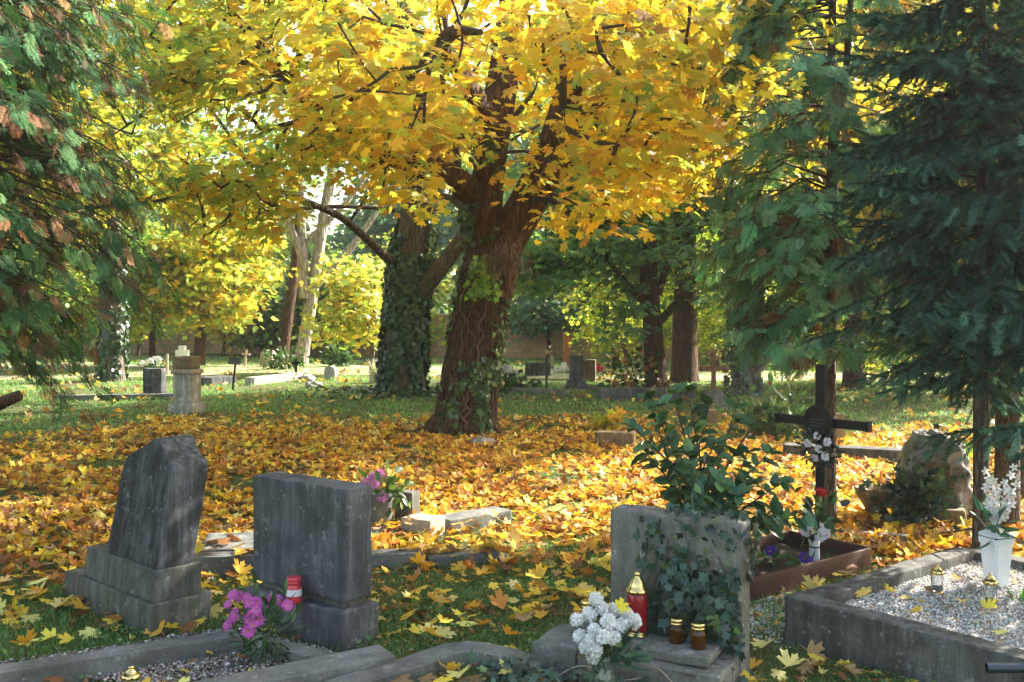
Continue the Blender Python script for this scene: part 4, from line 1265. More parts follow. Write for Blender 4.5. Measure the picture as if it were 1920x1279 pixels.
stone('block', sb, 'stone_plinth', -.07, .08, 0, .12, -.05, .235, .008, .004, 8.1)
gp = G(715, 1012)
sb = thing('stone_slab', 'dark flat stone slab under the pink flower pot', 'stone slab', (gp[0], gp[1], 0), R(-25))
stone('slab', sb, 'kerb', -.2, .16, .0, .4, -.05, .03, .008, .004, 8.4)

# right grave: concrete kerb with white gravel
gr = thing('grave_border', 'tall rough concrete border enclosing the white gravel grave', 'grave border', (A0[0], A0[1], 0))
kw = .12
def RA(u, v): return A0 + U * u + W * v
kerb_part(gr, [RA(0, kw / 2), RA(2.3, kw / 2)], kw, .235, 'kerb_rough', 1.5)
kerb_part(gr, [RA(kw / 2, kw + .003), RA(kw / 2, 1.62)], kw, .232, 'kerb_rough', 2.5)
kerb_part(gr, [RA(0.0, 1.68), RA(2.3, 1.68)], kw, .215, 'kerb_rough', 3.5)
QUADS.append(np.array([RA(-.02, -.02), RA(2.3, -.02), RA(2.3, 1.75), RA(-.02, 1.75)]))
bed = np.array([RA(kw, kw), RA(2.3, kw), RA(2.3, 1.62), RA(kw, 1.62)])
s = Soup()
oc = (np.array([(1, 0, 0), (-1, 0, 0), (0, 1, 0), (0, -1, 0), (0, 0, 1), (0, 0, -1)], float) * (1, .8, .6),
      np.array([(0, 2, 4), (2, 1, 4), (1, 3, 4), (3, 0, 4), (2, 0, 5), (1, 2, 5), (3, 1, 5), (0, 3, 5)]))
n = 15000
uv = rng.random((n, 2)) ** (1.25, 1.0)
xy = RA(kw, kw)[None] + U * (uv[:, :1] * 2.1) + W * (uv[:, 1:] * 1.5)
pos = np.column_stack([xy, .165 + rng.random(n) * .012])
Vb = np.array([tuple(q) + (.163,) for q in bed]); s.add(Vb, np.array([(0, 1, 2), (0, 2, 3)]), np.array((.30, .28, .25)))
cloud(s, oc, pos, frames(rng.normal(0, .5, (n, 3)) + (0, 0, 1), rng.uniform(0, 6.28, n)), rng.uniform(.004, .0095, n), pick([(.66, .64, .61), (.54, .52, .49), (.74, .72, .69), (.26, .22, .18)], [4, 2.5, 2.5, .8], n, .12))
M['gravel'] = leaf_mat('gravel_stone', 0, .9, .2)
o = s.build('white_gravel', M['gravel']); tag(o, 'white marble gravel filling the concrete bordered grave', 'gravel', kind='stuff')
# a patch of the same gravel spilt between the brown edging and the border
s = Soup(); n = 2600
xy = np.array(G(1432, 1150)[:2]) + np.column_stack([rng.normal(0, .13, n), rng.normal(0, .22, n)])
xy = xy[~inside(xy, QUADS[-1])]; n = len(xy)
cloud(s, oc, np.column_stack([xy, gzv(xy) + .005]), frames(rng.normal(0, .5, (n, 3)) + (0, 0, 1), rng.uniform(0, 6.28, n)), rng.uniform(.005, .011, n), pick([(.66, .64, .61), (.54, .52, .49), (.26, .23, .20)], [4, 3, 1], n, .12))
o = s.build('spilt_gravel', M['gravel']); tag(o, 'white gravel spilt beside the brown metal edging', 'gravel', kind='stuff')
# mixed dull gravel of the left grave
s = Soup(); n = 5200
q = QUADS[0]; t_ = rng.random((n, 2))
xy = (q[0] * (1 - t_[:, :1]) + q[1] * t_[:, :1]) * (1 - t_[:, 1:]) + (q[3] * (1 - t_[:, :1]) + q[2] * t_[:, :1]) * t_[:, 1:]
cloud(s, oc, np.column_stack([xy, gzv(xy) + .02 + rng.random(n) * .012]), frames(rng.normal(0, .5, (n, 3)) + (0, 0, 1), rng.uniform(0, 6.28, n)), rng.uniform(.005, .013, n),
      pick([(.22, .19, .17), (.36, .33, .30), (.12, .095, .085), (.55, .52, .5)], [4, 2, 3, 1], n, .15))
o = s.build('brown_gravel', M['gravel']); tag(o, 'dull mixed gravel of the low bordered grave at bottom left', 'gravel', kind='stuff')

# brown metal edged grave with the black cross
e0 = np.array(G(1430, 1126)[:2]); e1 = np.array(G(1630, 1070)[:2])
ev = unit(e1 - e0); eu = np.array((ev[1], -ev[0]))    # eu points toward the right front
gm = thing('grave_edging', 'reddish-brown metal edging round the dark earth grave of the black cross', 'grave border', (e1[0], e1[1], 0))
def EP(u, v): return e1 + eu * u + ev * v            # u<0 : to the back left, v<0 : toward the camera
for a, b in ((EP(0, -1.15), EP(0, 0)), (EP(-.02, .02), EP(-.62, .02)), (EP(-.6, 0), EP(-.6, -1.15)), (EP(-.02, -1.13), EP(-.58, -1.13))):
    bm = bmesh.new(); d_ = unit(np.array(b) - np.array(a)); nn = np.array((-d_[1], d_[0])) * .012
    lo = [np.array(a) - nn, np.array(b) - nn, np.array(b) + nn, np.array(a) + nn]
    vs = [bm.verts.new((q[0] - e1[0], q[1] - e1[1], z)) for z in (-.05, .14) for q in lo]
    for f in ((3, 2, 1, 0), (4, 5, 6, 7), (0, 1, 5, 4), (1, 2, 6, 5), (2, 3, 7, 6), (3, 0, 4, 7)): bm.faces.new([vs[i] for i in f])
    weather(bm, .003, .08, .002, a[0], 6.); bm_obj('edge_panel', bm, M['rust_edge'], gm)
bm = bmesh.new()
vs = [bm.verts.new((q[0] - e1[0], q[1] - e1[1], .075)) for q in (EP(-.02, -1.1), EP(-.02, 0), EP(-.58, 0), EP(-.58, -1.1))]
bm.faces.new(vs); bmesh.ops.subdivide_edges(bm, edges=bm.edges[:], cuts=18, use_grid_fill=True)
for v in bm.verts: v.co.z += .03 * noise.noise(v.co * 6)
bm_obj('earth_fill', bm, M['earth'], gm, True)
QUADS.append(np.array([EP(.02, -1.17), EP(.02, .04), EP(-.63, .04), EP(-.63, -1.17)]))

# the black cross
cx = P(1540, 1000, 6.6)
cr = thing('grave_cross', 'black metal cross with an oval name plaque and a daisy wreath hung below it', 'cross', (cx[0], 6.6, 0), R(-52))
def bar(name, parent, mat, x0, x1, y0, y1, z0, z1, bev=.004):
    bm = bmesh.new(); box(bm, x0, x1, y0, y1, z0, z1)
    bmesh.ops.bevel(bm, geom=bm.edges[:], offset=bev, segments=2, affect='EDGES', clamp_overlap=True)
    return bm_obj(name, bm, M[mat], parent)
cyaw = cr.rotation_euler[2]
bar('upright', cr, 'black_iron', -.034, .034, -.022, .022, .0, 1.24)
bar('crossbar', cr, 'black_iron', -.345, .345, -.02, .02, .838, .894)
for s_ in (-1, 1):
    bar('end_cap', cr, 'black_iron', s_ * .345 - .012, s_ * .345 + .012, -.025, .025, .832, .90)
bm = bmesh.new()
rings = []
for r_, y_ in ((.001, -.052), (.086, -.052), (.092, -.056), (.102, -.056), (.106, -.05), (.106, -.03)):
    rings.append([bm.verts.new((r_ * math.cos(a), y_, .868 + 1.05 * r_ * math.sin(a))) for a in np.linspace(0, 2 * math.pi, 32, endpoint=False)])
for a, b in zip(rings, rings[1:]):
    for k in range(32): bm.faces.new((a[k], a[(k + 1) % 32], b[(k + 1) % 32], b[k]))
pl = bm_obj('plaque', bm, M['black_iron'], cr, True)
bm = bmesh.new()
for z_, w_ in ((.885, .05), (.865, .06), (.845, .04)):
    x_ = -w_
    while x_ < w_:
        l_ = rng.uniform(.006, .014); box(bm, x_, x_ + l_, -.0545, -.053, z_ - .003, z_ + .003); x_ += l_ + .005
M['engraved'] = plain_mat('worn_engraved_lines', (0.12, 0.10, 0.09), .6)
bm_obj('engraved_lines', bm, M['engraved'], pl)

# ------------------------------------------------------------------ flowers
def bloom(name, parent, ctr, face, r, n, col, centre=None, layers=2, cup=.25, proto=None, mat='petal', curl=0):
    """one flower head: radial petals around face direction (parent-local coordinates)"""
    s = Soup(); f = unit(np.array(face, float)); a = np.cross(f, (0.1, 0.2, 1.0)); a = a / np.linalg.norm(a); b = np.cross(f, a)
    for l in range(layers):
        th = np.arange(n) / n * 2 * math.pi + l * math.pi / n + rng.normal(0, .08, n)
        rad = np.cos(th)[:, None] * a + np.sin(th)[:, None] * b
        up = cup + l * .35
        y = rad + f * up + rng.normal(0, .06, (n, 3)); nr = f - rad * up * .6
        cloud(s, proto or PETAL, np.tile(ctr, (n, 1)) + rad * r * .12 + f * r * .05 * l, frames_dir(y, nr), r * (1 - .22 * l) * rng.uniform(.85, 1.1, n), pick([col], [1], n, .10))
    o = s.build(name, M[mat], parent, False)
    if centre:
        c = Soup(); m = 26
        th = rng.uniform(0, 2 * math.pi, m); q = np.sqrt(rng.random(m)) * r * .24
        p = ctr + (np.cos(th) * q)[:, None] * a + (np.sin(th) * q)[:, None] * b + f * r * .1
        cloud(c, oc, p, frames(np.tile(f, (m, 1)) + rng.normal(0, .3, (m, 3)), th), r * .08, pick([centre], [1], m, .2))
        c.build('flower_centre', M['petal'], o, False)
    return o


def ball(name, parent, ctr, r, n, col, mat='petal'):
    """pompon chrysanthemum head"""
    s = Soup(); k = np.arange(n) + .5
    ph = np.arccos(1 - 2 * k / n); th = math.pi * (1 + 5 ** .5) * k
    d = np.column_stack([np.cos(th) * np.sin(ph), np.sin(th) * np.sin(ph), np.cos(ph)])
    t_ = np.cross(d, rng.normal(0, 1, (n, 3)))
    y = d * .9 + unit(t_) * .5
    cloud(s, OVAL, np.array(ctr) + d * r * .5, frames_dir(y, d + unit(t_) * -.5), r * .5 * rng.uniform(.85, 1.15, n), pick([col], [1], n, .05))
    s.add(*ico(np.array(ctr), r * .62), np.array(col) * .8)
    return s.build(name, M[mat], parent, False)


def ico(c, r):
    bm = bmesh.new(); bmesh.ops.create_icosphere(bm, subdivisions=2, radius=r)
    V = np.array([v.co for v in bm.verts]) + c; T = np.array([[v.index for v in f.verts] for f in bm.faces]); bm.free()
    return V, T


def foliage(parent, ctr, n, spread, size, pal, name='foliage', proto=None, up=.3, mat='leaf_gloss'):
    s = Soup(); off = rng.normal(0, 1, (n, 3)) * np.array(spread)
    pos = np.array(ctr) + off
    y = unit(off) + rng.normal(0, .5, (n, 3)) + (0, 0, .2)
    cloud(s, OVAL if proto is None else proto, pos, frames_dir(y, rng.normal(0, .6, (n, 3)) + (0, 0, up) + (0, -.3, 0)), size * rng.uniform(.6, 1.3, n), pick(pal, np.ones(len(pal)), n, .18))
    return s.build(name, M[mat], parent, False)


DKG = [(0.04, 0.09, 0.03), (0.06, 0.12, 0.04), (0.03, 0.06, 0.025)]
def stems(parent, a, ends, r=.003, col=(.06, .12, .04)):
    s = Soup(); e = np.array(ends); a = np.tile(np.array(a), (len(e), 1)) + rng.normal(0, .008, e.shape) * (1, 1, 0)
    m = (a + e) / 2 + rng.normal(0, .012, e.shape)
    segs(s, a, m, r, r, np.array(col), 4); segs(s, m, e, r, r * .7, np.array(col), 4)
    return s.build('stems', M['leaf_gloss'], parent, False)


# wreath on the cross
wc = np.array((cx[0], 6.6, 0)) + np.array((math.cos(cyaw), math.sin(cyaw), 0)) * .03
wr = thing('flower_wreath', 'dark leafy wreath with white daisies hanging from the black cross', 'wreath', (wc[0], wc[1], .70), cyaw)
s = Soup(); n = 260
th = rng.uniform(0, 2 * math.pi, n); q = .085 + rng.normal(0, .03, n)
pos = np.column_stack([np.cos(th) * q, -.055 + rng.normal(0, .018, n), np.sin(th) * q])
y = np.column_stack([np.cos(th), 0 * th - .3, np.sin(th)]) + rng.normal(0, .6, (n, 3))
cloud(s, LANCE, pos, frames_dir(y, rng.normal(0, .5, (n, 3)) + (0, -1, 0)), .05 * rng.uniform(.6, 1.3, n), pick([(.02, .035, .03), (.03, .05, .035), (.014, .018, .03), (.05, .11, .05)], [3, 2, 3, 1], n, .2))
s.build('leaves', M['leaf_gloss'], wr, False)
for x_, z_ in ((.0, .085), (-.075, .03), (.072, .055), (.012, .005), (-.02, -.06), (.06, -.04)):
    bloom('daisy', wr, np.array((x_, -.085, z_)), (rng.normal(0, .15), -1, rng.normal(0, .15)), .028, 8, (.80, .78, .84), (.55, .50, .45), 2, .12, ROUND)

# bouquet in a white vase, red rose and pansies on the earth grave
vb = P(1527, 1035, 6.1)
vz = .09
v = thing('grave_vase', 'slim white vase standing in the brown-edged earth grave', 'vase', (vb[0], 6.1, vz))
lathe_obj('vase_body', [(.028, -.02), (.032, .02), (.030, .09), (.036, .125), (.030, .125), (.026, .08)], M['plastic_white'], v)
lathe_obj('neck_ring', [(.0315, .078), (.0335, .078), (.0335, .086), (.0315, .086)], M['black_iron'], v, cap=False)
b = thing('flower_bouquet', 'white asters with a single red rose in the slim white vase', 'flowers', (vb[0], 6.1, vz + .1))
heads = [(-.055, -.02, .08), (.05, -.03, .07), (.065, .0, .10), (.02, -.05, .055)]
stems(b, (0, 0, 0), heads + [(.035, .0, .30)])
for h_ in heads: bloom('aster', b, np.array(h_), (h_[0] * 3, -.8, .5), .036, 18, (.70, .70, .82), (.55, .5, .3), 2, .15)
bloom('rose', b, np.array((.035, 0, .30)), (.1, -.6, .7), .042, 7, (.62, .03, .03), None, 4, .5, OVAL)
foliage(b, (.0, .0, .10), 60, (.06, .04, .07), .06, DKG)
for k, (px, py, d, lab) in enumerate(((1507, 1046, 5.95, 'purple pansy beside the slim white vase'), (1443, 1033, 6.1, 'purple pansy at the left end of the earth grave'))):
    p = P(px, py, d)
    pn = thing('pansy', lab, 'flowers', (p[0], d, .085))
    z_ = max(.03, p[2] - .085)
    stems(pn, (0, 0, -.02), [(0, 0, z_)])
    bloom('flower_head', pn, np.array((0, -.01, z_)), (0, -1, .35), .036, 6, (.10, .04, .40), (.5, .4, .05), 2, .15, OVAL)
    bloom('flower_head', pn, np.array((.04, .03, z_ * .7)), (.4, -1, .5), .028, 6, (.14, .06, .45), (.5, .4, .05), 2, .15, OVAL)
    foliage(pn, (0, 0, .02), 26, (.05, .04, .015), .045, [(0.06, 0.13, 0.04), (0.09, 0.17, 0.05)])
M['bright_red'] = M['petal']

# white chrysanthemums in the glass jar
jx, jy = .375, 4.10
jar = thing('glass_vase', 'greenish glass jar holding the white chrysanthemums', 'vase', (jx, jy, 0))
lathe_obj('jar', [(.036, .002), (.045, .01), (.047, .09), (.043, .12), (.033, .145), (.030, .175), (.035, .205), (.032, .205), (.027, .175), (.030, .145), (.040, .12), (.044, .09), (.042, .014)], M['green_glass'], jar, 28)
b = thing('flower_bouquet', 'white pompon chrysanthemums with a fir twig in a glass jar', 'flowers', (jx, jy, .20))
hs = [(-.112, .0, .155), (-.062, .01, .185), (-.012, .02, .215), (.042, .03, .20), (.092, .02, .185), (.068, -.03, .135), (.012, -.04, .165), (-.048, -.05, .135), (-.105, -.04, .095), (-.062, -.07, .08), (-.012, -.08, .105), (.03, -.07, .10), (-.09, -.05, .04), (-.04, -.085, .03), (-.03, .03, .25), (-.05, -.05, -.015), (.118, .0, .15)]
hs = [(a_ * .98, b_, .02 + c_ * .78) for a_, b_, c_ in hs]
stems(b, (0, 0, -.1), hs)
for h_ in hs: ball('pompon', b, np.array(h_) + rng.normal(0, .004, 3), rng.uniform(.031, .038), 130, (.92, .92, .90))
foliage(b, (.03, .0, .02), 45, (.05, .03, .03), .045, DKG)
s = Soup()
for k in range(11):
    st = np.array((.01, -.02, -.02)); yd = unit(np.array((rng.uniform(.35, 1.3), rng.uniform(-.7, .1), rng.uniform(-.1, 1.1)))); pp = st + yd * .02
    for m_ in range(3):
        cloud(s, TWIGS[k % 2], np.array([pp]), frames_dir(np.array([yd]), np.array([[0, 0, 1.0]])), .065, pick([(.09, .19, .14), (.12, .22, .16)], [1, 1], 1))
        pp = pp + yd * .048; yd = unit(yd + rng.normal(0, .1, 3))
s.build('fir_twig', M['conifer'], b, False)
lf = link('maple_leaf', tri_mesh('maple_leaf', (MAPLE[0] * .048) @ np.array(frames(np.array([(0.1, -.7, .7)]), np.array([.3]))[0]).T, MAPLE[1], np.tile((.72, .62, .05), (len(MAPLE[0]), 1))), M['litter'])
lf.location = (jx + .06, jy - .02, .405); tag(lf, 'small yellow maple leaf caught on top of the white chrysanthemums', 'leaf')

# pink asters in front of the grey block
ax, ay = -1.135, 4.52
v = thing('glass_vase', 'small clear glass vase of pink asters on the dull gravel', 'vase', (ax, ay, .02))
lathe_obj('vase_body', [(.024, 0), (.028, .005), (.026, .06), (.030, .11), (.026, .11), (.022, .06), (.023, .01)], M['green_glass'], v)
b = thing('flower_bouquet', 'pink asters spilling over dark leaves beside the red candle', 'flowers', (ax, ay, .1))
hs = [(-.11, .0, .225), (-.085, .01, .215), (-.125, -.02, .19), (-.05, -.0, .215), (-.03, -.02, .20), (.0, -.01, .195), (.03, .0, .19), (-.105, -.03, .13), (-.09, -.04, .15), (-.03, -.05, .13), (-.01, -.05, .15), (.005, -.05, .17), (.015, -.045, .13),
      (-.025, -.065, .085), (.06, .01, .205), (.09, .01, .20), (.115, .0, .185), (.135, -.005, .18), (-.005, -.06, .11), (-.125, -.03, .10)]
stems(b, (0, 0, -.06), hs)
for h_ in hs: bloom('aster', b, np.array(h_), (h_[0] * 4 + rng.normal(0, .25), -1, .45 + rng.normal(0, .25)), rng.uniform(.022, .030) * (1.25 if h_ == (-.025, -.065, .085) else 1), 20, (.62, .14, .50), (.75, .42, .12), 2, .2, LANCE)
foliage(b, (.04, .0, .06), 150, (.065, .04, .075), .06, DKG, proto=LANCE)

# pink potted flowers
pz = P(713, 990, 7.4)
pt = thing('flower_pot', 'grey stone flower pot behind the grey gravestone', 'flower pot', (pz[0], 7.4, .03))
lathe_obj('pot_body', [(.06, 0), (.085, .05), (.1, .15), (.105, .21), (.11, .22), (.11, .24), (.095, .24), (.09, .2)], M['kerb'], pt)
b = thing('flower_bouquet', 'pink flowers with bushy leaves growing in the grey stone pot', 'flowers', (pz[0], 7.4, .25))
hs = [(-.12, -.06, .07), (-.08, -.06, .10), (-.05, -.05, .13), (-.015, -.06, .135), (-.03, -.09, .09), (-.16, -.04, .06), (.03, -.1, -.0), (.0, -.02, .15)]
stems(b, (0, 0, 0), hs)
for h_ in hs: bloom('aster', b, np.array(h_), (h_[0] * 2, -1, .5), .042, 16, (.66, .24, .50), (.8, .5, .15), 2, .2, LANCE)
foliage(b, (.02, -.01, .03), 120, (.08, .06, .06), .07, [(.07, .12, .03), (.12, .17, .04), (.05, .09, .03)])

# ------------------------------------------------------------------ grave lanterns
def tall_lantern(lab, loc, h, r, glass, kind='lantern', group=None, clear=False):
    t_ = thing('grave_lantern', lab, 'lantern', loc, rng.uniform(0, 3), group)
    fz = .07 * h
    lathe_obj('foot', [(r * .8, 0), (r * 1.0, .004), (r * 1.0, fz * .35), (r * .82, fz * .5), (r * .95, fz * .7), (r * .95, fz)], M['gold'], t_)
    bz = h * .67
    n = 24
    lathe_obj('glass_body', [(r * .9, fz + .001), (r, fz + .006), (r, bz - .006), (r * .93, bz)], M[glass], t_, 8 if not clear else 6)
    lathe_obj('candle', [(r * .5, fz + .008), (r * .5, fz + h * .22), (r * .1, fz + h * .23)], M['wax'], t_, 12)
    lid = lathe_obj('lid', [(r * 1.06, bz + .001), (r * 1.12, bz + .004), (r * 1.08, bz + .016), (r * .86, bz + .022), (r * .78, bz + h * .12), (r * .6, bz + h * .2), (r * .3, bz + h * .245), (r * .26, bz + h * .265), (r * .34, bz + h * .28), (r * .30, bz + h * .31), (r * .1, bz + h * .33)], M['gold'], t_)
    bm = bmesh.new()
    for k in range(8):
        a = k * math.pi / 4; c = Vector((math.cos(a) * r * 1.09, math.sin(a) * r * 1.09, bz + .010))
        bmesh.ops.create_icosphere(bm, subdivisions=1, radius=.0045, matrix=Matrix.Translation(c))
    bm_obj('vent_hole', bm, M['black_iron'], lid)
    return t_


def jar_candle(lab, loc, h, r, glass, lid='gold', label=False, group=None):
    t_ = thing('candle_jar', lab, 'candle', loc, rng.uniform(0, 3), group)
    lathe_obj('glass_body', [(r * .8, 0), (r * .98, .004), (r, h * .12), (r, h * .55), (r * .96, h * .62), (r * .78, h * .68), (r * .8, h * .74)], M[glass], t_)
    lathe_obj('candle', [(r * .8, .005), (r * .8, h * .3), (r * .1, h * .31)], M['wax'], t_, 14)
    lathe_obj('lid', [(r * .84, h * .742), (r * .92, h * .75), (r * .92, h * .82), (r * .86, h * .84), (r * .93, h * .87), (r * .93, h * .97), (r * .84, h), (r * .7, h)] , M[lid], t_)
    if label: lathe_obj('paper_label', [(r * 1.012, h * .3), (r * 1.012, h * .55)], M['paper'], t_, cap=False)
    return t_


def at3(lx, ly, z): q = L3(lx, ly, z); return (q[0], q[1], z)


tall_lantern('tall dark red grave lantern with domed gold lid on the ivy stone ledge', at3(.17, -.10, .187), .278, .045, 'red_glass')
jar_candle('amber glass candle jar on the ledge, nearer the red lantern', at3(.352, -.112, .187), .105, .032, 'amber_glass')
jar_candle('amber glass candle jar at the right end of the stone ledge', at3(.455, -.140, .187), .108, .033, 'amber_glass')
jar_candle('glass candle jar with gold lid half hidden behind the white chrysanthemums', at3(-.085, -.06, .159), .135, .03, 'clear_glass')
q = G(551, 1131, .19)
jar_candle('red plastic grave candle with white label on the grey gravestone base', (q[0], q[1], .192), .125, .037, 'red_plastic', 'red_plastic', True)
q = G(1757, 1112, .17); tall_lantern('clear glass lantern with gold lid near the border of the white gravel', (q[0], q[1], .168), .145, .03, 'clear_glass', clear=True)
q = G(1857, 1138, .17); tall_lantern('clear glass lantern with gold lid in front of the white urn', (q[0], q[1], .168), .165, .03, 'clear_glass', clear=True)
tall_lantern('small lantern of which only the gold lid shows at the bottom left edge', ((246 - HX) / F * 4.05, 4.05, .02), .155, .034, 'clear_glass')

# ------------------------------------------------------------------ white urn with white flowers
q = G(1868, 1098, .17)
ur = thing('flower_urn', 'square tapered white plastic urn standing on the white gravel', 'urn', (q[0], q[1], .168), R(20))
bm = bmesh.new()
sec = [(.040, 0), (.043, .01), (.057, .2), (.056, .215), (.063, .225), (.064, .268), (.060, .272)]
rings = [[bm.verts.new((sx * w_, sy * w_, z_)) for sx, sy in ((-1, -1), (1, -1), (1, 1), (-1, 1))] for w_, z_ in sec]
for a, b_ in zip(rings, rings[1:]):
    for k in range(4): bm.faces.new((a[k], a[(k + 1) % 4], b_[(k + 1) % 4], b_[k]))
bm.faces.new(rings[0][::-1]); bm.faces.new(rings[-1])
bmesh.ops.bevel(bm, geom=[e for e in bm.edges if abs(e.verts[0].co.z - e.verts[1].co.z) > .0005], offset=.008, segments=3, affect='EDGES')
bm_obj('urn_body', bm, M['plastic_white'], ur)
bar('dark_band', ur, 'black_iron', -.0652, .0652, -.0652, .0652, .254, .262, .002)
bm = bmesh.new(); box(bm, -.06, .06, -.06, .06, .273, .298, .035); bm_obj('urn_lid', bm, M['plastic_white'], ur)
b = thing('flower_bouquet', 'tall spikes of white orchid blossoms in the white urn', 'flowers', (q[0], q[1], .46))
pts = []
for k, (dx, dy, hh) in enumerate(((-.06, 0, .31), (.05, -.02, .33), (-.02, .03, .25), (.09, .02, .27), (-.085, -.02, .22))):
    m_ = 7
    for j in range(m_):
        t_ = .25 + .75 * j / (m_ - 1)
        pts.append((dx * t_ * 1.1 + rng.normal(0, .012), dy * t_ - .02 + rng.normal(0, .012), hh * t_, .036 - .016 * (j / m_)))
stems(b, (0, 0, -.04), [(-.065, 0, .31), (.055, -.02, .33), (-.02, .03, .25), (.095, .02, .27), (-.09, -.02, .22)], .003)
for x_, y_, z_, r_ in pts: bloom('blossom', b, np.array((x_, y_, z_)), (rng.normal(0, .6), -1, rng.normal(.1, .4)), r_, 5, (.80, .80, .82), (.75, .7, .5), 1, .25, OVAL)
foliage(b, (0, 0, .02), 22, (.05, .04, .03), .11, [(.04, .14, .07), (.05, .16, .08)], proto=LANCE)

# corner rail
rl = thing('metal_rail', 'dark blue-black steel tube of a low rail cut off by the lower right corner', 'rail', (1.8, 3.78, 0))
tube_obj('tube', [(-.02, .02, .255), (.3, .0, .262), (.62, -.02, .27), (1.0, -.05, .28)], [.019] * 4, M['dark_steel'], rl, False, 14)
for x_ in (.5, .95): tube_obj('post', [(x_, -.01 - x_ * .03, -.05), (x_, -.01 - x_ * .03, .12), (x_, -.01 - x_ * .03, .252)], [.014] * 3, M['dark_steel'], rl, False, 10)

# ================================================================== laurel shrub
lx, ly = 1.13, 6.15
la = thing('laurel_shrub', 'glossy dark green laurel shrub with large oval leaves behind the ivy gravestone', 'shrub', (lx, ly, 0))
ENDS = [(1240, 795, 6.0), (1188, 800, 5.8), (1262, 738, 6.2), (1212, 850, 5.9), (1330, 760, 6.4), (1378, 790, 6.2), (1430, 770, 6.4), (1290, 850, 5.8), (1310, 930, 5.7), (1440, 850, 6.0), (1465, 905, 5.9), (1255, 905, 6.0),
        (1350, 900, 5.8), (1400, 850, 6.3), (1385, 930, 5.7), (1555, 945, 6.0), (1450, 965, 5.7), (1505, 965, 5.8), (1290, 800, 6.4), (1235, 760, 6.1), (1410, 905, 5.9), (1340, 830, 6.0), (1425, 990, 5.7), (1215, 748, 6.2), (1290, 735, 6.3), (1385, 748, 6.4)]
f = Soup(); w = Wood(f)
for px, py, d in ENDS:
    e = np.array(P(px, py, d)); a = np.array((lx + rng.normal(0, .06), ly + rng.normal(0, .05), -.02))
    m_ = (a + e) / 2 + np.array(((a[0] - e[0]) * .22, 0, .05))
    p = catmull([a, m_, e], 8); rr = np.linspace(.012, .004, len(p))
    segs(w, p[:-1], p[1:], rr[:-1], rr[1:], np.array((.09, .08, .05)), 6)
    for i in range(4, len(p)):
        tn = unit(p[i] - p[i - 1]); nl = 2 if i < len(p) - 1 else 6
        th = rng.uniform(0, 6.28, nl) + np.arange(nl) * 2.1
        a_ = unit(np.cross(tn, (0.3, 1, 0.1))); b_ = np.cross(tn, a_)
        rad = np.cos(th)[:, None] * a_ + np.sin(th)[:, None] * b_
        y = rad + tn * .55 + rng.normal(0, .2, (nl, 3)) + (0, 0, -.05)
        cloud(f, OVAL, np.tile(p[i], (nl, 1)), frames_dir(y, np.tile((0, -.25, 1.0), (nl, 1)) + rng.normal(0, .35, (nl, 3))), .105 * rng.uniform(.6, 1.2, nl), pick([(.05, .13, .055), (.075, .17, .07), (.04, .10, .045), (.14, .24, .07)], [3, 3, 2, .7], nl, .14))
f.build('leaves', [M['leaf_gloss'], M['wood']], la)

# ================================================================== rock gravestone with bowls
rx, ry = P(1748, 975, 7.7)[0], 7.7
rk = thing('rock_gravestone', 'rugged natural boulder gravestone with pale sunlit edge and dim name panel', 'gravestone', (rx, ry, 0), R(-15))
bm = bmesh.new(); bmesh.ops.create_icosphere(bm, subdivisions=5, radius=1)
for v in bm.verts:
    c = v.co.copy(); z_ = c.z
    ex = .24 + .02 * noise.noise(c * 1.2)
    v.co = Vector((c.x * ex * (1.0 if z_ < .3 else 1.0), c.y * .17, .28 + z_ * .43))
    n_ = c.normalized()
    v.co += n_ * (.075 * noise.noise(c * 1.7 + Vector((3, 1, 2))) + .05 * noise.noise(c * 4.5) + .022 * noise.noise(c * 12))
    if c.y < -.2 and abs(c.x) < .62 and -.5 < c.z < .45: v.co.y = max(v.co.y, -.105 + .01 * noise.noise(c * 5))
M['rock'] = stone_mat('rugged_rock', (0.42, 0.40, 0.38), (0.11, 0.095, 0.08), .3, .3, .4, False)
bm_obj('boulder', bm, M['rock'], rk, True)
bar('name_panel', rk, 'stone_brown', -.11, .11, -.125, -.10, .14, .45, .008)
stone('foot_stone', rk, 'stone_brown', -.22, .2, -.26, -.05, -.06, .13, .02, .015, 4.4, .05, chip=.05)
iv = thing('ivy_vine', 'dark ivy heap smothering the left side of the boulder gravestone', 'ivy', (rx - .25, ry - .2, 0))
foliage(iv, (0.04, -.04, .2), 620, (.13, .08, .14), .05, [(.025, .05, .04), (.04, .075, .05), (.03, .06, .03)], 'leaves', IVY, .5, 'ivy_leaf')
for px, lab in ((1642, 'shallow stone flower bowl left of the boulder gravestone'), (1812, 'square stone planter right of the boulder gravestone')):
    bx = P(px, 945, 7.75)[0]
    bl = thing('stone_bowl', lab, 'planter', (bx, 7.75, .0))
    if px < 1700: lathe_obj('bowl', [(.07, -.03), (.08, .08), (.11, .13), (.15, .19), (.16, .235), (.145, .24), (.12, .20), (.05, .18)], M['stone_brown'], bl, 22)
    else:
        bm = bmesh.new(); box(bm, -.13, .12, -.1, .1, -.05, .2, -.02); weather(bm, .012, .05, .008, 2, 8, .03); bm_obj('bowl', bm, M['stone_brown'], bl)
    foliage(bl, (0, 0, .215), 24, (.07, .05, .015), .04, [(.10, .14, .04), (.3, .2, .05)])
q = G(1745, 985)
sb = thing('stone_slab', 'flat grey paving slab among leaves before the boulder gravestone', 'stone slab', (q[0], q[1], 0), R(25))
stone('slab', sb, 'kerb', -.3, .35, -.1, .22, -.05, .035, .01, .005, 3.1, .05)
q = G(1600, 1012)
kb = thing('grave_border', 'narrow stone border among leaves right of the brown edging', 'grave border', (q[0], q[1], 0))
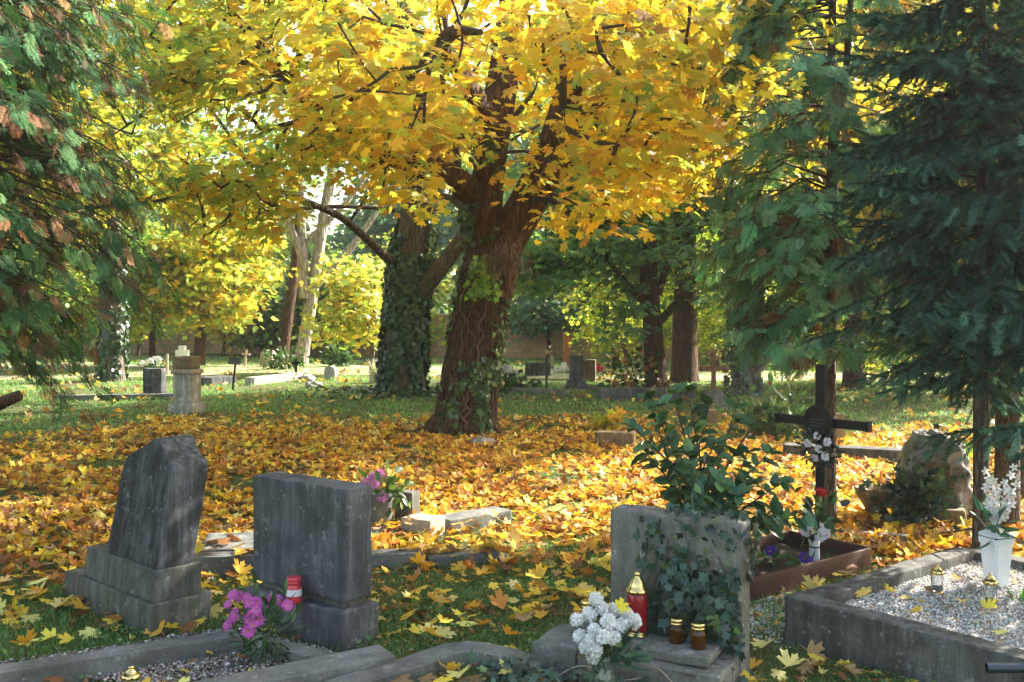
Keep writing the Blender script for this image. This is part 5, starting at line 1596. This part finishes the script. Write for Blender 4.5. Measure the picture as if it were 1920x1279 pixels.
kerb_part(kb, [G(1575, 1008)[:2], G(1700, 1020)[:2]], .08, .06, seed=7)

# ================================================================== mid distance monuments
def mono(label, px, py, w_px, h_px, mat, yaw=0., depth=.16, round_top=False, cat='gravestone', lean=(0, 0), base=None, name='gravestone', d=None, group=None, z0=0):
    if d is None: x, y, _ = G(px, py)
    else: x, y, _ = P(px, py, d)
    k = y / F; w_, h_ = w_px * k, h_px * k
    t_ = thing(name, label, cat, (x, y, 0), R(yaw), group)
    if base:
        bh = base[1] * k; stone('base', t_, mat, -base[0] * k / 2, base[0] * k / 2, -depth * .75, depth * .75, -.1, bh, .015, .01, px * .1, .09)
    else: bh = -.1
    bm = bmesh.new()
    if round_top:
        pr = [(-w_ / 2, bh), (w_ / 2, bh)] + [(w_ / 2 * math.cos(a), h_ - w_ * .35 + w_ * .35 * math.sin(a)) for a in np.linspace(0, math.pi, 9)]
    else: pr = [(-w_ / 2, bh), (w_ / 2, bh), (w_ / 2, h_), (-w_ / 2, h_)]
    prism(bm, pr, -depth / 2, depth / 2)
    weather(bm, .012, .08, .008, px * .37, 5., .02)
    for v in bm.verts: v.co.x += lean[0] * v.co.z; v.co.y += lean[1] * v.co.z
    bm_obj('headstone', bm, M[mat], t_)
    return t_


q = G(351, 776)
cp = thing('pedestal_monument', 'stumpy pale stone pedestal monument with moulded cap in the left meadow', 'monument', q, R(-12))
stone('base', cp, 'stone_pale', -.205, .205, -.2, .2, -.1, .17, .02, .012, 1.1, .07, chip=.05)
stone('shaft', cp, 'stone_pale', -.155, .155, -.15, .15, .165, .62, .015, .008, 2.1, .07, taper=-.0)
stone('collar', cp, 'stone_warm', -.185, .185, -.18, .18, .615, .69, .02, .008, 3.1, .07)
stone('cap', cp, 'stone_brown', -.165, .15, -.15, .15, .685, .88, .03, .02, 4.1, .07, chip=.08)
t_ = mono('dark grey gravestone left of the stumpy pedestal monument', 290, 744, 37, 53, 'stone_dark', -8, .2, base=(44, 8))
bar('name_panel', t_, 'stone_block', -.14, .05, -.107, -.098, .2, .43, .003)
q = G(283, 741); jar_candle('tiny red candle at the foot of the dark grey meadow gravestone', (q[0], q[1], .0), .12, .045, 'red_plastic', 'red_plastic')
# crosses
def cross(label, px, py, h_px, w_px, t_px, mat, arm=.68, lean=0., d=None, name='grave_cross', yaw=0, thick=None):
    if d is None: x, y, _ = G(px, py)
    else: x, y, _ = P(px, py, d)
    k = y / F; h_, w_, tt = h_px * k, w_px * k, max(.02, t_px * k) / 2
    c_ = thing(name, label, 'cross', (x, y, 0), R(yaw)); c_.rotation_euler[1] = R(lean)
    th = thick or tt
    bar('upright', c_, mat, -tt, tt, -th, th, -.1, h_, .006)
    bar('crossbar', c_, mat, -w_ / 2, w_ / 2, -th * .85, th * .85, h_ * arm - tt, h_ * arm + tt, .006)
    return c_


cross('thick white stone cross standing behind the pedestal monument', 342, 692, 44, 24, 12, 'white_paint', .68)
cross('leaning weathered wooden cross near the rounded sandstone gravestone', 459, 688, 33, 16, 4, 'old_wood', .72, 5)
cross('dark iron cross in front of the pale forked tree', 555, 706, 34, 16, 4, 'black_iron', .75)
cross('thin white cross leaning by the dark bush before the wall', 626, 672, 32, 14, 2, 'white_paint', .8, -8)
cross('slim dark stone cross left of the stele', 1025, 738, 68, 10, 5, 'stone_dark', .62)
c_ = cross('pale wooden cross carrying a round dark wreath', 1035, 690, 42, 26, 7, 'old_wood', .72)
k = G(1035, 690)[1]
w_ = thing('flower_wreath', 'round dark wreath on the pale wooden cross in the far meadow', 'wreath', (c_.location[0], k - .09, .46))
foliage(w_, (0, 0, 0), 70, (.06, .02, .06), .07, [(.05, .03, .03), (.03, .05, .03)], 'leaves', LANCE)
q = G(1338, 765)
c_ = thing('grave_cross', 'rusty iron cross with trefoil arms on a small stone pyramid behind the laurel', 'cross', q)
bm = bmesh.new(); box(bm, -.36, .36, -.32, .32, -.1, .30, .26); weather(bm, .02, .07, .02, 5, 5, .04); bm_obj('stone_pyramid', bm, M['stone_plinth'], c_)
bar('upright', c_, 'rusty', -.035, .035, -.025, .025, .25, .86); bar('crossbar', c_, 'rusty', -.17, .17, -.022, .022, .60, .68)
for x_, z_ in ((-.19, .64), (.19, .64), (0, .89)):
    bm = bmesh.new(); bmesh.ops.create_icosphere(bm, subdivisions=2, radius=.055, matrix=Matrix.Translation((x_, 0, z_)) @ Matrix.Scale(.5, 4, (0, 1, 0))); bm_obj('trefoil_end', bm, M['rusty'], c_, True)
mono('brown gravestone glimpsed through the laurel leaves', 1322, 806, 42, 38, 'stone_brown', 8, .14)
mono('rounded sunlit sandstone gravestone far left of the pale forked tree', 503, 689, 25, 33, 'stone_warm', -18, .25, True)
mono('small grey gravestone alone on the green left of the ivy trunk', 621, 713, 23, 27, 'stone_pale', -22, .16, True)
q = G(1080, 728)
ob = thing('stele', 'stout grey stele with flared foot under the dark maple', 'monument', q, R(6))
stone('shaft', ob, 'stone_block', -.125, .125, -.12, .12, .15, .66, .015, .006, 2.2, .06)
stone('foot', ob, 'stone_block', -.26, .26, -.2, .2, -.1, .17, .02, .01, 3.2, .06, taper=.09)
mono('green-stained low gravestone left of the slim dark stone cross', 1008, 706, 46, 26, 'stone_dark', 4, .2)
mono('brown gravestone behind the stele', 1104, 716, 26, 42, 'stone_brown', -10, .18)
q = G(1063, 690)
pl_ = thing('brick_pillar', 'slender orange brick pillar before the boundary wall', 'pillar', q)
stone('shaft', pl_, 'orange_brick', -.10, .10, -.10, .10, -.1, .88, .01, .008, 1.7, .07); stone('cap', pl_, 'orange_brick', -.12, .12, -.12, .12, .88, .95, .01, .008, 2.7, .07)
q = G(1112, 706)
b = thing('flower_bouquet', 'crimson flowers beside the stele in the sun', 'flowers', (q[0], q[1], 0))
foliage(b, (0, 0, .12), 60, (.14, .1, .06), .09, DKG)
for k in range(9): bloom('flower_head', b, np.array((rng.normal(0, .13), -.06, .22 + rng.normal(0, .05))), (0, -1, .6), .075, 9, (.55, .03, .10), None, 2, .2)
q = G(1056, 702)
b = thing('flower_bouquet', 'white flowers low on the ground left of the stele', 'flowers', (q[0], q[1], 0))
foliage(b, (0, 0, .08), 40, (.14, .1, .04), .08, DKG)
for k in range(7): bloom('flower_head', b, np.array((rng.normal(0, .13), -.06, .15 + rng.normal(0, .04))), (0, -1, .6), .08, 9, (.78, .78, .76), None, 2, .2)
q = G(293, 702)
b = thing('flower_bouquet', 'white flowers between cypress and white stone cross', 'flowers', (q[0], q[1], 0))
foliage(b, (0, 0, .18), 60, (.15, .1, .07), .1, DKG)
for k in range(6): bloom('flower_head', b, np.array((rng.normal(0, .1), -.06, .36 + rng.normal(0, .05))), (0, -1, .6), .09, 9, (.78, .78, .76), None, 2, .2)
tb = thing('grave_border', 'low grey stone tomb border with lantern stubs under the dark maple', 'grave border', G(1180, 752))
bx = G(1122, 752); ex = G(1300, 748)
kerb_part(tb, [bx[:2], ex[:2]], .2, .22, 'stone_dark', 3.3)
for k, px in enumerate((1157, 1176)):
    q = G(px, 750); tall_lantern(('small dark lantern on the stone tomb border, left one', 'small dark lantern on the stone tomb border, right one')[k], (q[0], q[1], .222), .17, .04, 'rusty')
# post with plate
q = G(436, 733)
sp = thing('grave_marker', 'thin leaning marker post with a small grey plate in the left meadow', 'marker', q); sp.rotation_euler[1] = R(6)
bar('post', sp, 'black_iron', -.018, .018, -.018, .018, -.1, .62, .003); bar('plate', sp, 'stone_block', -.13, .11, -.03, -.018, .52, .66, .004)
q = G(313, 704); sp = thing('grave_marker', 'plain pale wooden stake left of the white stone cross', 'marker', q); bar('post', sp, 'old_wood', -.03, .03, -.02, .02, -.1, .52, .003)
# low borders, rubble, log
for lab, a, b_, w, h, m_ in (('long low stone border line in the grass under the cypress', (100, 752), (350, 748), .16, .10, 'kerb'), ('grey grave border behind the pedestal monument', (380, 722), (428, 718), .5, .16, 'stone_dark'),
                          ('pale broken grave border in the middle of the meadow', (468, 722), (560, 712), .25, .16, 'stone_pale'), ('stone border in leaves right of the leaning maple', (1118, 836), (1190, 838), .22, .17, 'stone_brown'),
                          ('long brown grave border lit behind the black cross', (1470, 858), (1700, 870), .22, .15, 'stone_dark'), ('sunken stone border in the dim grass right of the maple', (950, 738), (1060, 742), .18, .12, 'kerb')):
    t_ = thing('grave_border', lab, 'grave border', (G(*a)[0], G(*a)[1], 0)); kerb_part(t_, [G(*a)[:2], G(*b_)[:2]], w, h, m_, a[0] * .1)
mono('olive-brown gravestone standing behind the black cross', 1545, 838, 70, 58, 'stone_brown', 3, .16, d=12.0)
mono('grey gravestone cut off by the right edge of the picture', 1912, 930, 40, 90, 'stone_dark', -10, .14, d=8.4)
for px, py, sz, lab in ((588, 727, .16, 'grey fallen stone on the green meadow'), (575, 716, .18, 'brown rubble stone by the broken border'), (950, 704, .28, 'rounded boulder right of the maple in the far grass'), (392, 1090, .035, 'small white stone by the leaning gravestone'), (905, 838, .14, 'flat stone at the foot of the leaning maple')):
    q = G(px, py); bm = bmesh.new(); bmesh.ops.create_icosphere(bm, subdivisions=3, radius=sz)
    for v in bm.verts:
        v.co.z *= .6; v.co += v.co.normalized() * sz * .4 * noise.noise(v.co * (2 / sz) + Vector((px, 0, 0)))
    o = bm_obj('loose_stone', bm, M['white_paint'] if px == 392 else M['rock'], None, True); o.location = (q[0], q[1], sz * .25); tag(o, lab, 'stone')
q = G(10, 778)
lg = thing('fallen_log', 'charred dark log slanting into the picture at the left edge', 'log', q)
s = Soup(); limb(s, [(q[0] - .9, q[1] + .1, .02), (q[0] - .3, q[1], .10), (q[0] + .25, q[1] - .05, .30)], [.12, .10, .075], 14, 6, .12, 3); s.build('wood', M['bark_dark'], lg, True, True)
br_ = thing('fallen_branch', 'bare forked twig lying in the leaves right of the maple', 'branch', G(1015, 805))
s = Soup()
for line, r_ in (([G(1050, 812) , P(1020, 795, 13.6), P(1003, 772, 13.4)], .014), ([P(1024, 798, 13.6), P(1060, 800, 13.3), P(1080, 812, 13.0)], .01), ([P(1010, 783, 13.5), P(960, 790, 13.2), P(935, 778, 13.2)], .008)):
    p = catmull(line, 5); segs(s, p[:-1], p[1:], np.linspace(r_, r_ * .5, len(p) - 1), np.linspace(r_, r_ * .4, len(p) - 1), np.array((.06, .045, .035)), 5)
s.build('twigs', M['wood'], br_)
# bushes, tufts
for px, py, d, w_, h_, pal, lab, nm in ((535, 694, 26.7, .45, .28, DKG, 'low dark evergreen heap beside the sandstone gravestone', 'evergreen_bush'), (634, 688, 28, .32, .3, DKG, 'dark round bush before the boundary wall', 'evergreen_bush'),
                                 (1190, 728, 20.5, .5, .4, DKG + [(.3, .12, .05)], 'leafy undergrowth bush at the foot of the black-trunked maple', 'leafy_bush'), (1478, 800, 12.5, .45, .3, DKG, 'dark leafy bush left of the black cross', 'leafy_bush'),
                                 (1150, 800, 13.3, .2, .12, [(.6, .42, .05), (.4, .42, .06), (.55, .3, .04)], 'low yellow maple seedling right of the big maple', 'maple_seedling'),
                                 (940, 735, 19.5, .6, .16, DKG, 'low ground ivy mound right of the leaning maple', 'leafy_bush')):
    x_ = P(px, py, d)[0]; b = thing(nm, lab, 'bush', (x_, d, 0))
    foliage(b, (0, 0, h_ * .9), 90 if nm == 'maple_seedling' else 260, (w_ * .55, w_ * .4, h_ * .5), .13 if d > 15 else .1, pal, 'leaves', MAPLE_LITE if nm == 'maple_seedling' else OVAL, .5, 'leaf_green')
    stems(b, (0, 0, -.05), [(rng.normal(0, w_ * .3), rng.normal(0, .1), h_ * 1.1) for _ in range(8)], .008)
def tuft(label, px, py, d, n, h_, spread, pal, name='grass_clump', droop=1.0):
    x_ = P(px, py, d)[0]; t_ = thing(name, label, 'grass clump', (x_, d, 0)); s = Soup()
    for k in range(n):
        a = rng.uniform(0, 6.28); L = h_ * rng.uniform(.6, 1.1); o_ = rng.normal(0, spread * .25, 2)
        dr = np.array((math.cos(a), math.sin(a), 0)) * rng.uniform(.1, .6) * L * droop
        p = [np.array((o_[0], o_[1], 0)), np.array((o_[0], o_[1], L * .6)) + dr * .35, np.array((o_[0], o_[1], L * .85)) + dr]
        w_ = np.array((-math.sin(a), math.cos(a), 0)) * .009
        V = [p[0] - w_, p[0] + w_, p[1] - w_, p[1] + w_, p[2]]
        s.add(np.array(V), np.array([(0, 1, 3), (0, 3, 2), (2, 3, 4)]), pick(pal, np.ones(len(pal)), 1, .15)[0])
    s.build('blades', M['grass'], t_, False)
tuft('tall arching grey-green grass clump behind the laurel', 1440, 800, 12.8, 240, .62, .5, [(.14, .19, .10), (.22, .26, .14), (.10, .15, .07)])
tuft('dry pale grass tuft right beside the ivy-wrapped trunk', 708, 715, 22, 120, .6, .35, [(.45, .43, .36), (.35, .36, .28)])
tuft('bright green grass tuft right of the boulder gravestone', 1800, 860, 10.5, 90, .3, .3, [(.14, .26, .05), (.2, .3, .06)])
tuft('green fern-like fronds at the right edge beside the white urn', 1925, 1110, 5.0, 60, .26, .2, [(.05, .16, .05), (.08, .20, .06)])
# ================================================================== grass, weeds and leaf litter
def pxv(xy):
    return HX + xy[:, 0] / xy[:, 1] * F, HY + H / xy[:, 1] * F


def wedge(n, d0, d1, margin=1.12):
    """ground points spread evenly over the part of the ground seen between d0 and d1"""
    d = np.sqrt(rng.uniform(d0 ** 2, d1 ** 2, n)); x = rng.uniform(-.505 * margin, .505 * margin, n) * d
    return np.column_stack([x, d])


nz = lambda xy, f, o=0.: np.array([noise.noise((a * f + o, b * f, o)) for a, b in xy])
for k in (g1, g2, g3): pass
def rot_quad(o, yaw, x0, x1, y0, y1):
    c, s_ = math.cos(yaw), math.sin(yaw)
    QUADS.append(np.array([(o[0] + c * x - s_ * y, o[1] + s_ * x + c * y) for x, y in ((x0, y0), (x1, y0), (x1, y1), (x0, y1))]))
rot_quad((-1.76, 4.93), R(-43), -.95, .03, -.02, .32); rot_quad((-.79, 4.70), R(-37.6), -.74, .01, -.01, .25); rot_quad((.44, 4.56), R(-28), -.25, .61, -.31, .14)


def carpet(xy):
    """leaf carpet cover 0..1 on the ground, thick under the maple"""
    px, py = pxv(xy)
    edge = 806 + np.clip((330 - px) / 330, 0, 1) * 38 + np.where(px > 1450, 22, 0)
    low = 1035 + np.clip((520 - px) / 300, 0, 1) * 55 + np.where(px > 1500, 60, 0)
    low = low + 45 * nz(xy, .9, 31) + 30 * nz(xy, 2.7, 33); edge = edge + 16 * nz(xy, .8, 35)
    c = np.clip((py - edge + 30) / 55, 0, 1) * np.clip((low - py + 70) / 150, 0, 1) ** 1.3
    return c


GR = [(0.13, 0.26, 0.07), (0.17, 0.32, 0.085), (0.10, 0.20, 0.06), (0.26, 0.31, 0.11), (0.34, 0.31, 0.16)]
s = Soup()
for n, d0, d1, h_, w_ in ((95000, 3.9, 8.0, .048, .0042), (34000, 8, 14, .06, .007), (90000, 13.2, 34, .075, .014)):
    xy = wedge(n, d0, d1); xy = xy[free(xy)]
    cv = carpet(xy); v = nz(xy, .9, 3) + .5 * nz(xy, 3.1, 8)
    keep = (rng.random(len(xy)) > cv * .86) & (v > -.22 + .45 * (rng.random(len(xy)) - .5))
    xy, v = xy[keep], v[keep]; n = len(xy)
    hh = h_ * np.clip(.8 + .7 * v, .4, 1.5) * rng.uniform(.5, 1.3, n)
    nr = rng.normal(0, .35, (n, 3)) + np.column_stack([np.cos(th := rng.uniform(0, 6.28, n)), np.sin(th), 0 * th])
    up = np.array((0, 0, 1.0)) + rng.normal(0, .38, (n, 3)) * (1, 1, .2)
    x_ = unit(np.cross(up, nr)); z_ = np.cross(x_, unit(up)); Mx = np.stack([x_ * w_, z_ * .0 + x_ * 0, unit(up) * hh[:, None]], axis=2)
    pv = BLADE[0].copy()
    V = np.einsum('nij,kj->nki', Mx, pv)
    bend = np.column_stack([np.cos(th), np.sin(th), 0 * th]) * (hh * rng.uniform(0, .6, n))[:, None]
    V = V + bend[:, None, :] * (pv[:, 2] ** 2)[None, :, None] + np.column_stack([xy, gzv(xy) - .003])[:, None, :]
    T = (BLADE[1][None] + (np.arange(n) * 5)[:, None, None]).reshape(-1, 3)
    far = d0 > 13
    c = pick(GR if not far else [(.19, .37, .11), (.24, .43, .13), (.15, .29, .10), (.33, .40, .16), (.40, .38, .21)], [3, 3, 3, 1.0, .6] if not far else [3, 4, 2, 1.4, 1], n, .16)  # far meadow greens are paler: its sunlight is put into the blade colour
    s.add(V.reshape(-1, 3), T, np.repeat(c[:, None, :], 5, 1).reshape(-1, 3))
o = s.build('grass', M['grass']); tag(o, 'short green grass of the cemetery lawn', 'grass', kind='stuff')

# small broad-leaved weeds and ground ivy in the lawn
s = Soup()
for n, d0, d1, sz in ((60000, 3.9, 8.2, .019), (17000, 8.2, 20, .042)):
    xy = wedge(n, d0, d1); xy = xy[free(xy)]
    v = nz(xy, 1.3, 20) + .6 * nz(xy, 4, 5); cv = carpet(xy)
    k = (v > -.05) & (rng.random(len(xy)) > cv * .75); xy = xy[k]; n = len(xy)
    cloud(s, OVAL, np.column_stack([xy, gzv(xy) + rng.uniform(.004, .05, n) * (sz / .02) ** .5]), frames(rng.normal(0, .5, (n, 3)) + (0, 0, 1), rng.uniform(0, 6.28, n)), sz * rng.uniform(.6, 1.5, n),
          pick([(.09, .2, .07), (.12, .25, .08), (.065, .15, .055), (.18, .28, .10)], [3, 3, 3, 1], n, .16))
o = s.build('lawn_weeds', M['leaf_green']); tag(o, 'low broad-leaved weeds mixed into the lawn', 'ground cover', kind='stuff')

LIT = [(0.80, 0.57, 0.07), (0.72, 0.42, 0.05), (0.50, 0.22, 0.045), (0.24, 0.105, 0.045), (0.80, 0.67, 0.22), (0.42, 0.26, 0.12)]
s = Soup()
def litter(xy, size, tilt, wts, z=(.004, .05), proto=None, curl=None):
    n = len(xy); g = rng.random(n)
    for pr_, m in ((proto or MAPLE_LITE, g < .6), (curl or MAPLE_CURL, g >= .6)):
        k = int(m.sum())
        nr = rng.normal(0, tilt, (k, 3)) + (0, 0, 1)
        cloud(s, pr_, np.column_stack([xy[m], gzv(xy[m]) + rng.uniform(z[0], z[1], k)]), frames(nr, rng.uniform(0, 6.28, k)), size * rng.uniform(.65, 1.2, k), pick(LIT, wts, k, .16))
xy = wedge(88000, 5.8, 15.2, 1.2); cv = carpet(xy); v = nz(xy, 1.1, 40) + .5 * nz(xy, 3.5, 11)
xy = xy[free(xy) & (rng.random(len(xy)) < cv * np.clip(.50 + .95 * v, .07, 1))]
litter(xy, .065, .32, [3.2, 3.4, 2.8, 2.4, 1.3, 1.8], (.004, .06))
xy = wedge(950, 4.6, 8.0, 1.1); v = nz(xy, 1.2, 60); xy = xy[free(xy) & (v > -.28)]        # thinner towards the camera
xy = xy[xy[:, 1] > 5.1]
litter(xy, .078, .38, [5, 2.4, 1.2, .9, 3.4, .8], (.02, .06), MAPLE, MAPLE_CURL_FULL)
xy = wedge(5200, 4.0, 9.0, 1.05); v = nz(xy, 1.6, 70); xy = xy[free(xy) & (v > -.2)]      # dry crumbs and torn bits
litter(xy, .026, .6, [1, 1.5, 2, 4, 1, 4], (.006, .03))
for a_, b_, h_ in ((G(345, 1081), G(555, 1070), .125), (G(580, 1069), G(785, 1058), .09), (G(805, 1058), G(945, 1046), .06)):
    t_ = rng.random((16, 1)); xy = np.array(a_[:2]) * (1 - t_) + np.array(b_[:2]) * t_ + rng.normal(0, .05, (16, 2))
    litter(xy, .066, .25, [4, 3, 2, 2, 2, 2], (h_ + .012, h_ + .03), MAPLE, MAPLE_CURL_FULL)
t_ = rng.random((260, 2)); xy = RA(kw, kw)[None] + U * t_[:, :1] * 2.0 + W * t_[:, 1:] * 1.48
litter(xy, .014, .4, [1, 1, 1, 4, 1, 4], (.18, .19))
xy = wedge(3600, 14, 32, 1.1); v = nz(xy, .7, 80); xy = xy[v > .05]
litter(xy, .085, .4, [2, 2, 2, 2, 1, 2], (.02, .07))
o = s.build('fallen_leaves', M['litter']); tag(o, 'thick carpet of fallen yellow and orange maple leaves', 'fallen leaves', kind='stuff')

# single leaves that lie apart from the carpet
LEAFME = []
for k in range(14):
    c = pick(LIT, [5, 2, 1, 1, 3, .6], 1, .12)[0]
    pr_ = MAPLE if k % 3 else MAPLE_CURL_FULL
    V = pr_[0].copy(); V[:, 2] += .12 * np.sin(V[:, 0] * 3 + k) * V[:, 1]
    me = tri_mesh('maple_leaf', V, pr_[1], np.tile(c, (len(V), 1))); me.materials.append(M['litter']); LEAFME.append(me)


def leaf(pos, size, label, group, k=None, tilt=.3):
    o = bpy.data.objects.new('maple_leaf', LEAFME[rng.integers(14) if k is None else k]); COL.objects.link(o)
    o.location = pos; o.scale = (size,) * 3
    o.rotation_euler = (rng.normal(0, tilt), rng.normal(0, tilt), rng.uniform(0, 6.28))
    tag(o, label, 'leaf', group)


for px, py in ((1700, 1124), (1742, 1108), (1797, 1088), (1722, 1128), (1803, 1132), (1855, 1142), (1818, 1108), (1878, 1190), (1780, 1140), (1712, 1152), (1840, 1150), (1668, 1112)):
    q = G(px, py, .18); leaf((q[0], q[1], .19), rng.uniform(.035, .06), 'dry fallen maple leaf lying on the white gravel', 'fallen leaves on the white gravel')
q = G(1620, 1118, .25); o_k = 1
leaf((q[0], q[1], .265), .06, 'orange-yellow maple leaf standing on the concrete border corner of the gravel grave', None, 1, .9)
nl = 0
xy = wedge(290, 3.95, 5.6, 1.0); v = nz(xy, 1.2, 60); xy = xy[free(xy) & (v > -.35)]
for a, b_ in xy:
    leaf((a, b_, gz(a, b_) + rng.uniform(.03, .055)), rng.uniform(.05, .085), 'yellow maple leaf scattered on the foreground lawn', 'single leaves on the foreground lawn'); nl += 1
for px, py, z in ((415, 1020, .12), (440, 1012, .12), (395, 1018, .12), (860, 985, .115), (900, 975, .115), (925, 972, .115), (880, 980, .115), (770, 985, .15), (745, 1003, .05)):
    q = G(px, py, z); leaf((q[0], q[1], z + .015), rng.uniform(.055, .08), 'yellow leaf resting on a stone slab behind the dark gravestones', 'leaves on the stone slabs')
for px, py in ((390, 1225), (365, 1243), (520, 1190), (455, 1240), (340, 1262)):
    q = G(px, py, .04); leaf((q[0], q[1], .055), rng.uniform(.03, .05), 'small brown-yellow leaf on the dull gravel grave', 'leaves on the dull gravel grave')

# ================================================================== light, sky, camera
SUN = Vector((0.72, 0.45, 0.53)).normalized()
el = math.asin(SUN.z)
w = bpy.data.worlds.new('World'); scene.world = w; w.use_nodes = True
nt = w.node_tree; nt.nodes.clear()
sky = nt.nodes.new('ShaderNodeTexSky'); sky.sky_type = 'NISHITA'; sky.sun_disc = False
sky.sun_elevation = el; sky.sun_rotation = math.atan2(SUN.x, SUN.y); sky.air_density = 1.2; sky.dust_density = 3.0
bg = nt.nodes.new('ShaderNodeBackground'); bg.inputs['Strength'].default_value = 0.13
ow = nt.nodes.new('ShaderNodeOutputWorld')
tint = nt.nodes.new('ShaderNodeMix'); tint.data_type = 'RGBA'; tint.blend_type = 'MULTIPLY'
tint.inputs[0].default_value = 1.0; tint.inputs[7].default_value = (1.0, .94, .84, 1)      # milky autumn sky
nt.links.new(sky.outputs[0], tint.inputs[6]); nt.links.new(tint.outputs[2], bg.inputs[0]); nt.links.new(bg.outputs[0], ow.inputs[0])
sl_ = bpy.data.lights.new('sun', 'SUN'); sl_.energy = 5.0; sl_.angle = R(0.6); sl_.color = (1.0, .95, .87)
so = bpy.data.objects.new('sun', sl_); COL.objects.link(so); so.rotation_euler = SUN.to_track_quat('Z', 'Y').to_euler(); so.location = (20, 15, 20)

# thin autumn mist that pales the far side of the cemetery
bm = bmesh.new(); box(bm, -420, 420, -80, 520, -1.6, 18.5)
t = NT('mist_air')
pv_ = t.n('ShaderNodeVolumePrincipled'); pv_.inputs['Density'].default_value = 0.0008; pv_.inputs['Color'].default_value = (.95, .96, .92, 1); pv_.inputs['Anisotropy'].default_value = .3
t.l(pv_.outputs[0], t.out.inputs['Volume'])
hz = bm_obj('haze', bm, t.m); tag(hz, 'thin pale mist filling the cemetery', 'haze', kind='stuff')

cam = bpy.data.cameras.new('camera'); co_ = bpy.data.objects.new('camera', cam); COL.objects.link(co_)
co_.location = (0, 0, H); co_.rotation_euler = (R(90), 0, 0)
cam.sensor_width = 36; cam.lens = 36 * F / 1920; cam.shift_y = -59.5 / 1920
cam.clip_start = .05; cam.clip_end = 1500
scene.camera = co_
scene.view_settings.view_transform = 'Standard'; scene.view_settings.look = 'None'
scene.view_settings.exposure = 2.25; scene.view_settings.gamma = 1.0
cy = scene.cycles
cy.max_bounces = 8; cy.diffuse_bounces = 4; cy.transmission_bounces = 6; cy.use_denoising = True; cy.denoising_prefilter = 'NONE'
cy.sample_clamp_indirect = 6.0; cy.caustics_reflective = False; cy.caustics_refractive = False
